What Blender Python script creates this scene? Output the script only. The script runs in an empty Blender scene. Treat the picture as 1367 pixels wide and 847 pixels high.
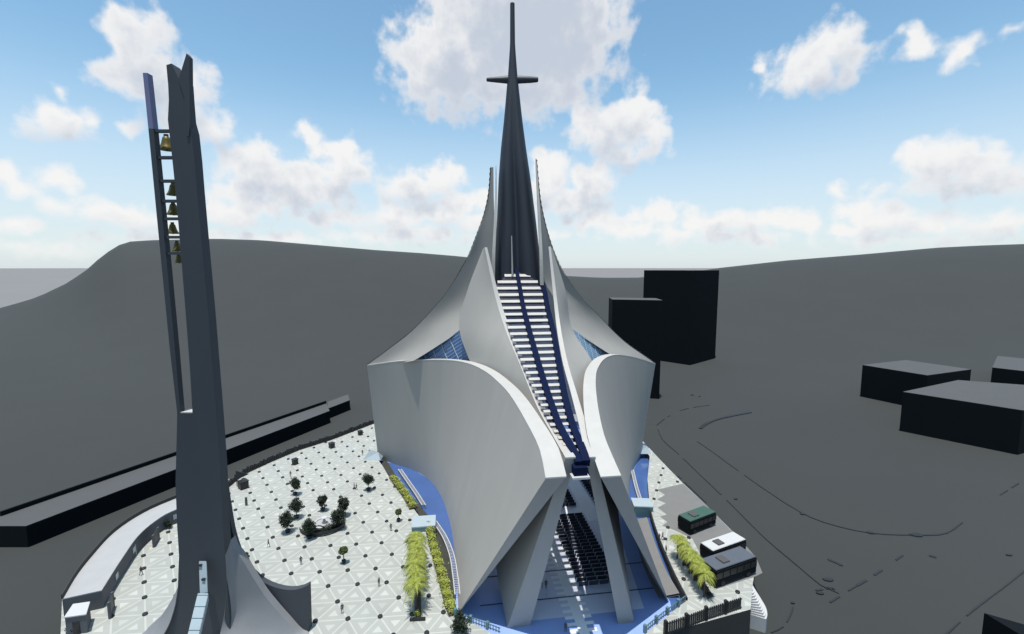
import bpy, bmesh, math, random
from mathutils import Vector as V, Matrix
R = math.radians
random.seed(7)
S = bpy.context.scene
COL = S.collection

# ------------------------------------------------------------ camera model
FPX, CH = 620.0, 56.0
PITCH = math.atan((423.5 - 357) / FPX)
def ray(u, v):
    dx = u - 683.5; dy = 423.5 - v
    return dx, FPX * math.cos(PITCH) + dy * math.sin(PITCH), dy * math.cos(PITCH) - FPX * math.sin(PITCH)
def G(u, v, z=0.0):
    x, y, w = ray(u, v); t = (z - CH) / w
    return V((x * t, y * t, z))
def P(u, v, Y):
    x, y, w = ray(u, v); t = Y / y
    return V((x * t, Y, CH + w * t))
OX, TH = V((9.4, 68.5, 0)), R(8.1)
AX = V((-math.sin(TH), math.cos(TH), 0)); NX = V((math.cos(TH), math.sin(TH), 0))
def FR(s, q, z=0.0):
    p = OX + AX * s + NX * q
    return V((p.x, p.y, z))
def axis_pt(u, v):
    x, y, w = ray(u, v)
    k = math.tan(TH)
    Y = (OX.x + OX.y * k) / (x / y + k)
    return P(u, v, Y)

# ------------------------------------------------------------ materials
def mat(name, col, rough=0.7, var=0.0, scale=1.0, metal=0.0, spec=0.5, bump=0.0, streak=False):
    m = bpy.data.materials.new(name); m.use_nodes = True
    nt = m.node_tree; b = nt.nodes['Principled BSDF']
    b.inputs['Roughness'].default_value = rough; b.inputs['Metallic'].default_value = metal
    b.inputs['Specular IOR Level'].default_value = spec
    b.inputs['Base Color'].default_value = (*col, 1)
    if var > 0 or bump > 0:
        tc = nt.nodes.new('ShaderNodeTexCoord'); n = nt.nodes.new('ShaderNodeTexNoise')
        mp = nt.nodes.new('ShaderNodeMapping')
        nt.links.new(tc.outputs['Object'], mp.inputs[0]); nt.links.new(mp.outputs[0], n.inputs['Vector'])
        if streak: mp.inputs['Scale'].default_value = (1, 1, 0.12)
        n.inputs['Scale'].default_value = scale; n.inputs['Detail'].default_value = 5
        n.inputs['Roughness'].default_value = 0.6
        mx = nt.nodes.new('ShaderNodeMix'); mx.data_type = 'RGBA'
        rr = nt.nodes.new('ShaderNodeMapRange'); rr.inputs[1].default_value = .3; rr.inputs[2].default_value = .7
        nt.links.new(n.outputs['Fac'], rr.inputs[0]); nt.links.new(rr.outputs[0], mx.inputs[0])
        mx.inputs[6].default_value = (*[c * (1 - var) for c in col], 1)
        mx.inputs[7].default_value = (*[min(1, c * (1 + var)) for c in col], 1)
        nt.links.new(mx.outputs[2], b.inputs['Base Color'])
        if bump > 0:
            bp = nt.nodes.new('ShaderNodeBump'); bp.inputs['Strength'].default_value = bump
            nt.links.new(n.outputs['Fac'], bp.inputs['Height']); nt.links.new(bp.outputs[0], b.inputs['Normal'])
    return m
M = {}
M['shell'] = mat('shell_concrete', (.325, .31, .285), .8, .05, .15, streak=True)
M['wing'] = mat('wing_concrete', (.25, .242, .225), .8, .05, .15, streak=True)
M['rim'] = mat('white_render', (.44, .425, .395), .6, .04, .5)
M['spire'] = mat('dark_slate_cladding', (.020, .025, .036), .55, .10, .25, streak=True)
M['tower'] = mat('grey_tower_concrete', (.040, .046, .056), .7, .06, .3, streak=True)
M['skirt'] = mat('pale_tower_concrete', (.20, .205, .215), .7, .05, .4)
M['lav'] = mat('lavender_panel', (.17,.17,.30), .5, .05, .5)
M['navy'] = mat('navy_steel', (.004, .009, .034), .9, .1, 1, spec=.1)
M['ground'] = mat('grey_ground', (.030, .0325, .031), .95, .05, .02)
M['sea'] = mat('sea', (.165, .155, .15), .7, .05, .002)
M['black'] = mat('black_cladding', (.0035, .006, .008), .9, .08, .2, spec=.15)
M['roofgrey'] = mat('roof_grey', (.066, .068, .069), .9, .04, .2)
M['dark'] = mat('dark_metal', (.014, .015, .017), .5, .1, 2)
M['darkstone'] = mat('dark_stone', (.035, .035, .034), .85, .12, 1.5)
M['white'] = mat('white_paint', (.46, .46, .455), .6, .03, 1)
M['annexroof'] = mat('pale_roof', (.345, .345, .34), .7, .04, .4)
M['annexwall'] = mat('grey_wall', (.085, .09, .10), .8, .08, .6)
M['retain'] = mat('retaining_wall', (.035, .035, .035), .9, .08, .4)
M['leafdark'] = mat('dark_leaf', (.014, .026, .012), .75, .35, 3)
M['leafyel'] = mat('yellow_green_leaf', (.24, .27, .035), .6, .35, 2)
M['leafmid'] = mat('olive_leaf', (.07, .09, .025), .7, .35, 2)
M['bark'] = mat('bark', (.07, .055, .04), .9, .2, 4)
M['pot'] = mat('dark_pot', (.015, .017, .022), .5)
M['canopy'] = mat('pale_cyan_canopy', (.34, .40, .43), .3, .04, 1)
M['teal'] = mat('teal_glass_rail', (.09, .17, .19), .35, .08, 1)
M['gold'] = mat('old_bronze', (.12, .09, .012), .45, .2, 2, metal=.3)
M['pew'] = mat('black_pew', (.035, .04, .06), .5, .1, 2)
M['pewtop'] = mat('pew_cushion', (.66, .70, .78), .6, .1, 2)
M['aisle'] = mat('pale_aisle_and_light', (.86, .87, .88), .30, .05, .6)
M['joint'] = mat('dark_floor_joint', (.03, .05, .10), .6)
M['bay'] = mat('grey_bay_paving', (.155, .153, .148), .9, .05, .5)
M['soil'] = mat('planter_soil', (.05, .045, .035), .95, .2, 2)
M['greenroof'] = mat('green_roof', (.035, .085, .065), .6, .1, 1)
M['greybus'] = mat('grey_coach_paint', (.085,.093,.11), .4, .05, 1)
M['rubber'] = mat('rubber', (.012, .012, .012), .8)
M['skin'] = mat('skin', (.35, .2, .13), .6)
M['hair'] = mat('dark_hair', (.02, .015, .012), .7)
M['cloth1'] = mat('dark_cloth', (.03, .033, .045), .8, .1, 5)
M['cloth2'] = mat('grey_cloth', (.12, .12, .13), .8, .1, 5)
M['cloth3'] = mat('brown_cloth', (.09, .06, .045), .8, .1, 5)

def glass_mat(name, tint, dens, rough=.1):
    m = bpy.data.materials.new(name); m.use_nodes = True; nt = m.node_tree
    b = nt.nodes['Principled BSDF']; out = nt.nodes['Material Output']
    b.inputs['Base Color'].default_value = (*tint, 1); b.inputs['Roughness'].default_value = rough
    t = nt.nodes.new('ShaderNodeBsdfTransparent'); mx = nt.nodes.new('ShaderNodeMixShader')
    mx.inputs[0].default_value = dens
    nt.links.new(t.outputs[0], mx.inputs[1]); nt.links.new(b.outputs[0], mx.inputs[2]); nt.links.new(mx.outputs[0], out.inputs[0])
    return m
M['ladderglass'] = glass_mat('navy_skylight_glass', (.008, .022, .085), .24, .5)
M['rearfill'] = glass_mat('rear_fill_sheet', (.25, .33, .42), .22, .2)  # see-through stuff for the unseen back, added so daylight brightens the nave
M['blueglass'] = mat('blue_glazing', (.08, .17, .36), .15, .15, 1)
M['paleglass'] = mat('pale_blue_glazing', (.16, .28, .42), .15, .15, 1)
def pool_mat():
    m = mat('still_blue_water', (.05, .10, .26), .12, .12, .12)
    nt = m.node_tree; b = nt.nodes['Principled BSDF']
    b.inputs['Specular IOR Level'].default_value = .7
    return m
M['pool'] = pool_mat()

def math_node(nt, op, a=None, b=None, c=None, clamp=False):
    n = nt.nodes.new('ShaderNodeMath'); n.operation = op; n.use_clamp = clamp
    for i, x in enumerate((a, b, c)):
        if x is None: continue
        if isinstance(x, (int, float)): n.inputs[i].default_value = x
        else: nt.links.new(x, n.inputs[i])
    return n.outputs[0]
E1 = (5.02341, .47152); E2 = (-3.08535, 3.82669); LA = (-29.33367, 72.54523)
def paving_mat():
    m = bpy.data.materials.new('triangle_paving'); m.use_nodes = True; nt = m.node_tree
    b = nt.nodes['Principled BSDF']; b.inputs['Roughness'].default_value = .75
    geo = nt.nodes.new('ShaderNodeNewGeometry'); sx = nt.nodes.new('ShaderNodeSeparateXYZ')
    nt.links.new(geo.outputs['Position'], sx.inputs[0])
    mn = lambda *a, **k: math_node(nt, *a, **k)
    X = mn('SUBTRACT', sx.outputs[0], LA[0]); Y = mn('SUBTRACT', sx.outputs[1], LA[1])
    det = E1[0] * E2[1] - E1[1] * E2[0]
    I = mn('ADD', mn('MULTIPLY', X, E2[1] / det), mn('MULTIPLY', Y, -E2[0] / det))
    J = mn('ADD', mn('MULTIPLY', X, -E1[1] / det), mn('MULTIPLY', Y, E1[0] / det))
    # lines of the lattice: i, j and i-j integer
    fi = mn('FRACT', mn('ADD', I, 200.0)); fj = mn('FRACT', mn('SUBTRACT', 200.0, J))
    s = mn('ADD', fi, fj)
    up = mn('GREATER_THAN', s, 1.0)
    def lerp(a, bb): return mn('ADD', mn('MULTIPLY', a, mn('SUBTRACT', 1.0, up)), mn('MULTIPLY', bb, up))
    c1 = lerp(fi, mn('SUBTRACT', 1.0, fi)); c2 = lerp(fj, mn('SUBTRACT', 1.0, fj))
    c3 = lerp(mn('SUBTRACT', 1.0, s), mn('SUBTRACT', s, 1.0))
    mb = mn('MINIMUM', c1, mn('MINIMUM', c2, c3))
    line = mn('LESS_THAN', mb, .030); core = mn('GREATER_THAN', mb, .228)
    noise = nt.nodes.new('ShaderNodeTexNoise'); noise.inputs['Scale'].default_value = .35; noise.inputs['Detail'].default_value = 6
    nt.links.new(geo.outputs['Position'], noise.inputs['Vector'])
    # each triangle a slightly different stone
    wn = nt.nodes.new('ShaderNodeTexWhiteNoise'); wn.noise_dimensions = '3D'
    cb = nt.nodes.new('ShaderNodeCombineXYZ')
    nt.links.new(mn('FLOOR', I), cb.inputs[0]); nt.links.new(mn('FLOOR', J), cb.inputs[1]); nt.links.new(up, cb.inputs[2])
    nt.links.new(cb.outputs[0], wn.inputs['Vector'])
    val = mn('ADD', mn('ADD', mn('MULTIPLY', line, .085), mn('MULTIPLY', core, mn('ADD', .045, mn('MULTIPLY', wn.outputs['Value'], .07)))), .315)
    val = mn('ADD', val, mn('MULTIPLY', mn('SUBTRACT', noise.outputs['Fac'], .5), .07))
    val = mn('ADD', val, mn('MULTIPLY', mn('SUBTRACT', wn.outputs['Value'], .5), .03))
    cc = nt.nodes.new('ShaderNodeCombineXYZ')
    nt.links.new(val, cc.inputs[0]); val = mn('MULTIPLY', val, 1.05); nt.links.new(mn('MULTIPLY', val, .975), cc.inputs[1]); nt.links.new(mn('MULTIPLY', val, .89), cc.inputs[2])
    nt.links.new(cc.outputs[0], b.inputs['Base Color'])
    return m
M['paving'] = paving_mat()

# ------------------------------------------------------------ mesh helpers
class MB:
    def __init__(s): s.v = []; s.f = []; s.mi = []
    def add(s, vs, fs, mi=0):
        o = len(s.v); s.v += [V(x) for x in vs]; s.f += [[i + o for i in f] for f in fs]; s.mi += [mi] * len(fs); return s
    def box(s, c, size, rz=0, mi=0, taper=1.0):
        x, y, z = size[0] / 2, size[1] / 2, size[2] / 2
        m = Matrix.Rotation(rz, 3, 'Z'); vs = []
        for k, (a, b, d) in enumerate([(-1,-1,-1),(1,-1,-1),(1,1,-1),(-1,1,-1),(-1,-1,1),(1,-1,1),(1,1,1),(-1,1,1)]):
            t = taper if d > 0 else 1
            vs.append(V(c) + m @ V((a * x * t, b * y * t, d * z)))
        return s.add(vs, [(0,3,2,1),(4,5,6,7),(0,1,5,4),(1,2,6,5),(2,3,7,6),(3,0,4,7)], mi)
    def tube(s, pts, r, n=8, mi=0, cap=True):
        pts = [V(p) for p in pts]; rs = r if isinstance(r, (list, tuple)) else [r] * len(pts)
        rings = []
        for i, p in enumerate(pts):
            d = (pts[min(i + 1, len(pts) - 1)] - pts[max(i - 1, 0)]).normalized()
            a = d.cross(V((0, 0, 1)));
            if a.length < .05: a = d.cross(V((1, 0, 0)))
            a.normalize(); b = d.cross(a)
            rings.append([p + (a * math.cos(2 * math.pi * k / n) + b * math.sin(2 * math.pi * k / n)) * rs[i] for k in range(n)])
        vs = [q for rg in rings for q in rg]; fs = []
        for i in range(len(pts) - 1):
            for k in range(n):
                fs.append((i * n + k, i * n + (k + 1) % n, (i + 1) * n + (k + 1) % n, (i + 1) * n + k))
        if cap: fs += [tuple(range(n))[::-1], tuple((len(pts) - 1) * n + k for k in range(n))]
        return s.add(vs, fs, mi)
    def lathe(s, prof, c=(0, 0, 0), n=16, mi=0):
        vs = []; fs = []
        for (r, z) in prof:
            for k in range(n):
                a = 2 * math.pi * k / n; vs.append(V(c) + V((r * math.cos(a), r * math.sin(a), z)))
        for i in range(len(prof) - 1):
            for k in range(n): fs.append((i * n + k, i * n + (k + 1) % n, (i + 1) * n + (k + 1) % n, (i + 1) * n + k))
        fs += [tuple(range(n))[::-1], tuple((len(prof) - 1) * n + k for k in range(n))]
        return s.add(vs, fs, mi)
    def grid(s, rows, mi=0, flip=False):
        n = len(rows[0]); vs = [p for r in rows for p in r]; fs = []
        for i in range(len(rows) - 1):
            for j in range(n - 1):
                f = (i * n + j, i * n + j + 1, (i + 1) * n + j + 1, (i + 1) * n + j)
                fs.append(f[::-1] if flip else f)
        return s.add(vs, fs, mi)
    def prism(s, poly, z0, z1, mi=0):
        n = len(poly)
        vs = [V((p[0], p[1], z0)) for p in poly] + [V((p[0], p[1], z1)) for p in poly]
        fs = [tuple(range(n))[::-1], tuple(range(n, 2 * n))] + [(i, (i + 1) % n, n + (i + 1) % n, n + i) for i in range(n)]
        return s.add(vs, fs, mi)
    def slab(s, A, B, h, th, z0=0, mi=0):     # upright panel from A to B
        A = V((A[0], A[1], 0)); B = V((B[0], B[1], 0)); d = (B - A); c = (A + B) / 2
        return s.box((c.x, c.y, z0 + h / 2), (d.length, th, h), math.atan2(d.y, d.x), mi)
def build(name, mb, mats, parent=None, smooth=None, bevel=0, recalc=True):
    me = bpy.data.meshes.new(name)
    off = parent.matrix_world.translation.copy() if parent else V((0, 0, 0))
    if parent and parent.get('_loc'): off = V(parent['_loc'])
    me.from_pydata([v - off for v in mb.v], [], mb.f)
    for m in (mats if isinstance(mats, (list, tuple)) else [mats]): me.materials.append(m if not isinstance(m, str) else M[m])
    for p, i in zip(me.polygons, mb.mi): p.material_index = i
    bm = bmesh.new(); bm.from_mesh(me)
    bmesh.ops.remove_doubles(bm, verts=bm.verts, dist=1e-4)
    if recalc: bmesh.ops.recalc_face_normals(bm, faces=bm.faces)
    if bevel:
        es = [e for e in bm.edges if len(e.link_faces) == 2 and e.calc_face_angle(0) > .6]
        bmesh.ops.bevel(bm, geom=es, offset=bevel, segments=2, affect='EDGES', clamp_overlap=True)
    bm.to_mesh(me); bm.free()
    if smooth:
        me.polygons.foreach_set('use_smooth', [True] * len(me.polygons)); me.set_sharp_from_angle(angle=R(smooth))
    o = bpy.data.objects.new(name, me); COL.objects.link(o)
    if parent: o.parent = parent
    return o
LOC = {}
def tag(o, label=None, cat=None, group=None, kind=None):
    if label: o['label'] = label
    if cat: o['category'] = cat
    if group: o['group'] = group
    if kind: o['kind'] = kind
    return o
def thing(name, label, cat, loc=(0, 0, 0), group=None, rz=0):
    o = bpy.data.objects.new(name, None); COL.objects.link(o); o.location = loc; o.rotation_euler = (0, 0, rz)
    o.empty_display_size = .5
    return tag(o, label, cat, group)
def part(name, mb, mats, parent, **k):
    """world-space mesh data under an (unrotated) parent"""
    loc = V(parent.location)
    pp = parent.parent
    while pp: loc += V(pp.location); pp = pp.parent
    if parent.type == 'MESH' and parent.parent: pass
    for i in range(len(mb.v)): mb.v[i] = mb.v[i] - loc
    o = build(name, mb, mats, None, **k); o.parent = parent
    return o
def top(name, mb, mats, label=None, cat=None, group=None, kind=None, loc=None, **k):
    """a one-mesh thing, origin moved to its base"""
    if loc is None:
        xs = [v.x for v in mb.v]; ys = [v.y for v in mb.v]; zs = [v.z for v in mb.v]
        loc = V(((min(xs) + max(xs)) / 2, (min(ys) + max(ys)) / 2, min(zs))) if kind != 'structure' else V((0, 0, 0))
    loc = V(loc)
    mb.v = [v - loc for v in mb.v]
    o = build(name, mb, mats, None, **k); o.location = loc
    return tag(o, label, cat, group, kind)
def copy_tree(o, parent=None):
    c = o.copy(); COL.objects.link(c)
    if parent: c.parent = parent
    for ch in list(CH_OF.get(o.name, [])): copy_tree(ch, c)
    return c
CH_OF = {}
def reg(o):
    CH_OF[o.name] = [c for c in bpy.data.objects if c.parent == o]
    for c in CH_OF[o.name]: reg(c)
def curve(pts, n):
    """centripetal-ish Catmull-Rom resample to n+1 points"""
    pts = [V(p) for p in pts]
    L = [0]
    for a, b in zip(pts, pts[1:]): L.append(L[-1] + (b - a).length)
    out = []
    for k in range(n + 1):
        s = L[-1] * k / n
        i = 0
        while i < len(L) - 2 and s > L[i + 1]: i += 1
        t = (s - L[i]) / (L[i + 1] - L[i])
        p1, p2 = pts[i], pts[i + 1]
        h = L[i + 1] - L[i]
        m1 = (p2 - p1) / h if i == 0 else (p2 - pts[i - 1]) / (L[i + 1] - L[i - 1])
        m2 = (p2 - p1) / h if i + 2 >= len(pts) else (pts[i + 2] - p1) / (L[i + 2] - L[i])
        t2, t3 = t * t, t * t * t
        out.append(p1 * (2 * t3 - 3 * t2 + 1) + m1 * h * (t3 - 2 * t2 + t) + p2 * (-2 * t3 + 3 * t2) + m2 * h * (t3 - t2))
    return out
def curve_idx(pts, n):
    """Catmull-Rom where every control point takes an equal share of the parameter"""
    pts = [V(p) for p in pts]; out = []; m = len(pts) - 1
    for k in range(n + 1):
        x = m * k / n; i = min(int(x), m - 1); t = x - i; t2, t3 = t * t, t * t * t
        p1, p2 = pts[i], pts[i + 1]
        m1 = (p2 - pts[i - 1]) / 2 if i else (p2 - p1); m2 = (pts[i + 2] - p1) / 2 if i + 2 <= m else (p2 - p1)
        out.append(p1 * (2 * t3 - 3 * t2 + 1) + m1 * (t3 - 2 * t2 + t) + p2 * (-2 * t3 + 3 * t2) + m2 * (t3 - t2))
    return out
def lerpl(tab, t):
    x = t * (len(tab) - 1); i = min(int(x), len(tab) - 2); return tab[i] + (tab[i + 1] - tab[i]) * (x - i)
def interp(tab, x):
    if x <= tab[0][0]: return tab[0][1]
    for (a, b), (c, d) in zip(tab, tab[1:]):
        if x <= c: return b + (d - b) * (x - a) / (c - a)
    return tab[-1][1]

# ------------------------------------------------------------ camera
cam = bpy.data.cameras.new('camera'); co = bpy.data.objects.new('camera', cam); COL.objects.link(co)
cam.sensor_width = 36; cam.sensor_fit = 'HORIZONTAL'; cam.lens = 36 * FPX / 1367
co.location = (0, 0, CH); co.rotation_euler = (R(90) - PITCH, 0, 0)
cam.clip_start = .5; cam.clip_end = 60000
S.camera = co

# ------------------------------------------------------------ light
SUN_AZ, SUN_EL = R(-150), R(83)      # from +Y towards +X
sd = V((math.sin(SUN_AZ) * math.cos(SUN_EL), math.cos(SUN_AZ) * math.cos(SUN_EL), math.sin(SUN_EL)))
sun = bpy.data.lights.new('sun', 'SUN'); so = bpy.data.objects.new('sun', sun); COL.objects.link(so)
sun.energy = 5.0; sun.angle = R(.5); sun.color = (1, .965, .91)
so.rotation_euler = (-sd).to_track_quat('-Z', 'Y').to_euler(); so.location = (0, 0, 200)

# ------------------------------------------------------------ world
def make_world():
    w = bpy.data.worlds.new('World'); S.world = w; w.use_nodes = True
    nt = w.node_tree; nt.nodes.clear(); N = nt.nodes.new; Lk = nt.links.new
    out = N('ShaderNodeOutputWorld'); sky = N('ShaderNodeTexSky'); sky.sky_type = 'NISHITA'
    sky.sun_disc = False; sky.sun_elevation = SUN_EL; sky.sun_rotation = SUN_AZ
    sky.altitude = 0; sky.air_density = 1.0; sky.dust_density = .6; sky.ozone_density = 1.5
    bg = N('ShaderNodeBackground'); bg.inputs[1].default_value = SKY_STRENGTH
    hs = N('ShaderNodeMix'); hs.data_type = 'RGBA'; hs.blend_type = 'MULTIPLY'; hs.inputs[0].default_value = 1
    hs.inputs[7].default_value = SKY_TINT; Lk(sky.outputs[0], hs.inputs[6]); Lk(hs.outputs[2], bg.inputs[0])
    # clouds: positions in azimuth / elevation degrees
    cl = [(700,25,125,105),(605,85,80,60),(770,25,55,85),(690,95,90,50),
          (183,62,44,42),(195,100,55,45),(240,130,45,45),(283,170,38,22),
          (78,160,45,20),(55,148,22,16),(125,168,14,9),(82,122,13,9),(176,172,8,9),
          (345,228,52,34),(400,250,60,34),(455,232,42,26),(452,203,34,15),(417,178,18,11),(310,255,30,20),
          (555,250,50,22),(590,238,26,18),(620,268,36,14),
          (815,172,52,34),(848,145,24,26),(870,175,22,22),(771,134,11,10),(775,155,18,16),(835,200,40,20),
          (1090,88,56,27),(1112,62,32,26),(1062,105,34,14),(1135,80,20,22),(1016,90,12,8),
          (1217,67,19,14),(1213,45,8,10),(1278,75,21,14),(1352,40,12,6),
          (1255,218,55,27),(1300,228,50,28),(1345,242,28,18),(1225,210,28,18),(1265,245,70,14),
          (785,246,34,26),(733,224,26,20),(800,232,14,18),(757,268,45,20),(728,250,26,28),
          (80,242,24,14),(10,232,26,16),(15,250,30,12),
          (120,280,55,13),(165,290,60,14),(20,302,34,11),(230,296,40,9),
          (350,275,70,14),(310,285,40,18),(420,262,50,15),(440,290,50,12),(530,290,44,16),(585,285,44,16),(560,310,60,12),
          (880,285,38,14),(920,298,30,12),(965,298,46,16),(1030,292,44,15),(1060,300,30,12),(900,310,60,9),(985,318,70,7),
          (1122,258,18,12),(1150,282,40,16),(1130,305,30,12),(1190,292,44,16),(1235,300,50,14),(1330,292,44,16),(1280,290,30,12),
          (800,296,36,15),(830,305,40,10),(640,298,44,15),(500,318,50,8),(60,330,70,8),(350,318,90,7),(200,320,70,6),(1200,322,90,7),(700,318,60,7)]
    def cloud_group(lst, nm):
        g = bpy.data.node_groups.new(nm, 'ShaderNodeTree')
        g.interface.new_socket('P', in_out='INPUT', socket_type='NodeSocketVector')
        g.interface.new_socket('F', in_out='OUTPUT', socket_type='NodeSocketFloat')
        gi = g.nodes.new('NodeGroupInput'); go = g.nodes.new('NodeGroupOutput'); cur = None
        for (u, v, ru, rv) in lst:
            x, y, z = ray(u, v); h = math.hypot(x, y)
            az = math.degrees(math.atan2(x, y)); el = math.degrees(math.atan2(z, h))
            k = math.degrees(1 / FPX); ca = math.cos(math.radians(az)); ra = ru * k * ca * ca; re = rv * k * ca ** 0.9
            s2 = g.nodes.new('ShaderNodeVectorMath'); s2.operation = 'MULTIPLY_ADD'; g.links.new(gi.outputs[0], s2.inputs[0])
            s2.inputs[1].default_value = (1 / ra, 1 / re, 0); s2.inputs[2].default_value = (-az / ra, -el / re, 0)
            s3 = g.nodes.new('ShaderNodeVectorMath'); s3.operation = 'LENGTH'; g.links.new(s2.outputs[0], s3.inputs[0])
            m = min(ra, re) ** .6
            d = math_node(g, 'MULTIPLY_ADD', s3.outputs['Value'], m, -m)
            cur = d if cur is None else math_node(g, 'SMOOTH_MIN', cur, d, .35)
        g.links.new(cur, go.inputs[0]); return g
    g_all = cloud_group(cl, 'cloud_field'); g_big = cloud_group([q for q in cl if q[2] * q[3] > 680], 'cloud_shade_field')
    tc = N('ShaderNodeTexCoord'); sp = N('ShaderNodeSeparateXYZ'); Lk(tc.outputs['Generated'], sp.inputs[0])
    mn = lambda *a, **k: math_node(nt, *a, **k)
    az = mn('MULTIPLY', mn('ARCTAN2', sp.outputs[0], sp.outputs[1]), 57.29578)
    el = mn('MULTIPLY', mn('ARCSINE', sp.outputs[2]), 57.29578)
    cb = N('ShaderNodeCombineXYZ'); Lk(az, cb.inputs[0]); Lk(el, cb.inputs[1])
    def noise(scale, det, vec, rough=.55, w=0.0):
        n = N('ShaderNodeTexNoise'); n.noise_dimensions = '2D'
        n.inputs['Scale'].default_value = scale; n.inputs['Detail'].default_value = det; n.inputs['Roughness'].default_value = rough
        Lk(vec, n.inputs['Vector']); return n
    n0 = noise(.28, 2, cb.outputs[0], .5, 3.0)
    ws = N('ShaderNodeVectorMath'); ws.operation = 'MULTIPLY_ADD'; Lk(n0.outputs['Color'], ws.inputs[0]); ws.inputs[1].default_value = (2.6, 1.8, 0); ws.inputs[2].default_value = (-1.3, -.9, 0)
    wa = N('ShaderNodeVectorMath'); wa.operation = 'ADD'; Lk(cb.outputs[0], wa.inputs[0]); Lk(ws.outputs[0], wa.inputs[1])
    wb = N('ShaderNodeVectorMath'); wb.operation = 'ADD'; Lk(wa.outputs[0], wb.inputs[0]); wb.inputs[1].default_value = (-.6, 1.9, 0)
    ga = N('ShaderNodeGroup'); ga.node_tree = g_all; Lk(wa.outputs[0], ga.inputs[0])
    gb = N('ShaderNodeGroup'); gb.node_tree = g_big; Lk(wb.outputs[0], gb.inputs[0])
    n1 = noise(.50, 5, cb.outputs[0], .52, 1.0)
    vo = N('ShaderNodeTexVoronoi'); vo.feature = 'SMOOTH_F1'; vo.inputs['Scale'].default_value = .42; vo.inputs['Smoothness'].default_value = .8
    vo.voronoi_dimensions = '2D'; Lk(wa.outputs[0], vo.inputs['Vector'])
    pert = mn('ADD', mn('MULTIPLY', mn('SUBTRACT', n1.outputs['Fac'], .5), 2.5), mn('MULTIPLY', mn('SUBTRACT', vo.outputs['Distance'], .42), .8))
    f0 = mn('ADD', ga.outputs[0], pert); f1 = mn('ADD', gb.outputs[0], mn('MULTIPLY', pert, 1.3))
    den = N('ShaderNodeMapRange'); den.interpolation_type = 'SMOOTHSTEP'; Lk(f0, den.inputs[0])
    den.inputs[1].default_value = .60; den.inputs[2].default_value = -.75; den.inputs[3].default_value = 0; den.inputs[4].default_value = 1
    top_ = N('ShaderNodeMapRange'); top_.interpolation_type = 'SMOOTHSTEP'; Lk(f1, top_.inputs[0])
    top_.inputs[1].default_value = .8; top_.inputs[2].default_value = -2.7; top_.inputs[3].default_value = 0; top_.inputs[4].default_value = 1
    mixc = N('ShaderNodeMix'); mixc.data_type = 'RGBA'; Lk(top_.outputs[0], mixc.inputs[0])
    mixc.inputs[6].default_value = (.93, .92, .91, 1); mixc.inputs[7].default_value = (.57, .62, .71, 1)
    bc = N('ShaderNodeBackground'); Lk(mixc.outputs[2], bc.inputs[0]); bc.inputs[1].default_value = 1
    # thin white veil low over the horizon
    hz = N('ShaderNodeMapRange'); hz.interpolation_type = 'SMOOTHERSTEP'; Lk(el, hz.inputs[0])
    hz.inputs[1].default_value = 0; hz.inputs[2].default_value = 24; hz.inputs[3].default_value = .75; hz.inputs[4].default_value = 0
    bh = N('ShaderNodeBackground'); bh.inputs[0].default_value = (.72, .77, .86, 1); bh.inputs[1].default_value = 1
    m0 = N('ShaderNodeMixShader'); Lk(hz.outputs[0], m0.inputs[0]); Lk(bg.outputs[0], m0.inputs[1]); Lk(bh.outputs[0], m0.inputs[2])
    m1 = N('ShaderNodeMixShader'); fade = N('ShaderNodeMapRange'); Lk(el, fade.inputs[0])
    fade.inputs[1].default_value = 0; fade.inputs[2].default_value = 3; fade.inputs[3].default_value = .3; fade.inputs[4].default_value = .95
    Lk(mn('MULTIPLY', den.outputs[0], fade.outputs[0]), m1.inputs[0]); Lk(m0.outputs[0], m1.inputs[1]); Lk(bc.outputs[0], m1.inputs[2])
    Lk(m1.outputs[0], out.inputs[0])
    w.cycles.sampling_method = 'MANUAL'; w.cycles.sample_map_resolution = 512
SKY_STRENGTH = .15; SKY_TINT = (1.02, 1.24, 1.16, 1)
make_world()
S.view_settings.view_transform = 'Standard'; S.view_settings.look = 'None'
S.view_settings.exposure = 0; S.view_settings.gamma = 1; S.view_settings.use_curve_mapping = False
S.cycles.max_bounces = 6; S.cycles.transparent_max_bounces = 12
S.cycles.use_denoising = True

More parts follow.
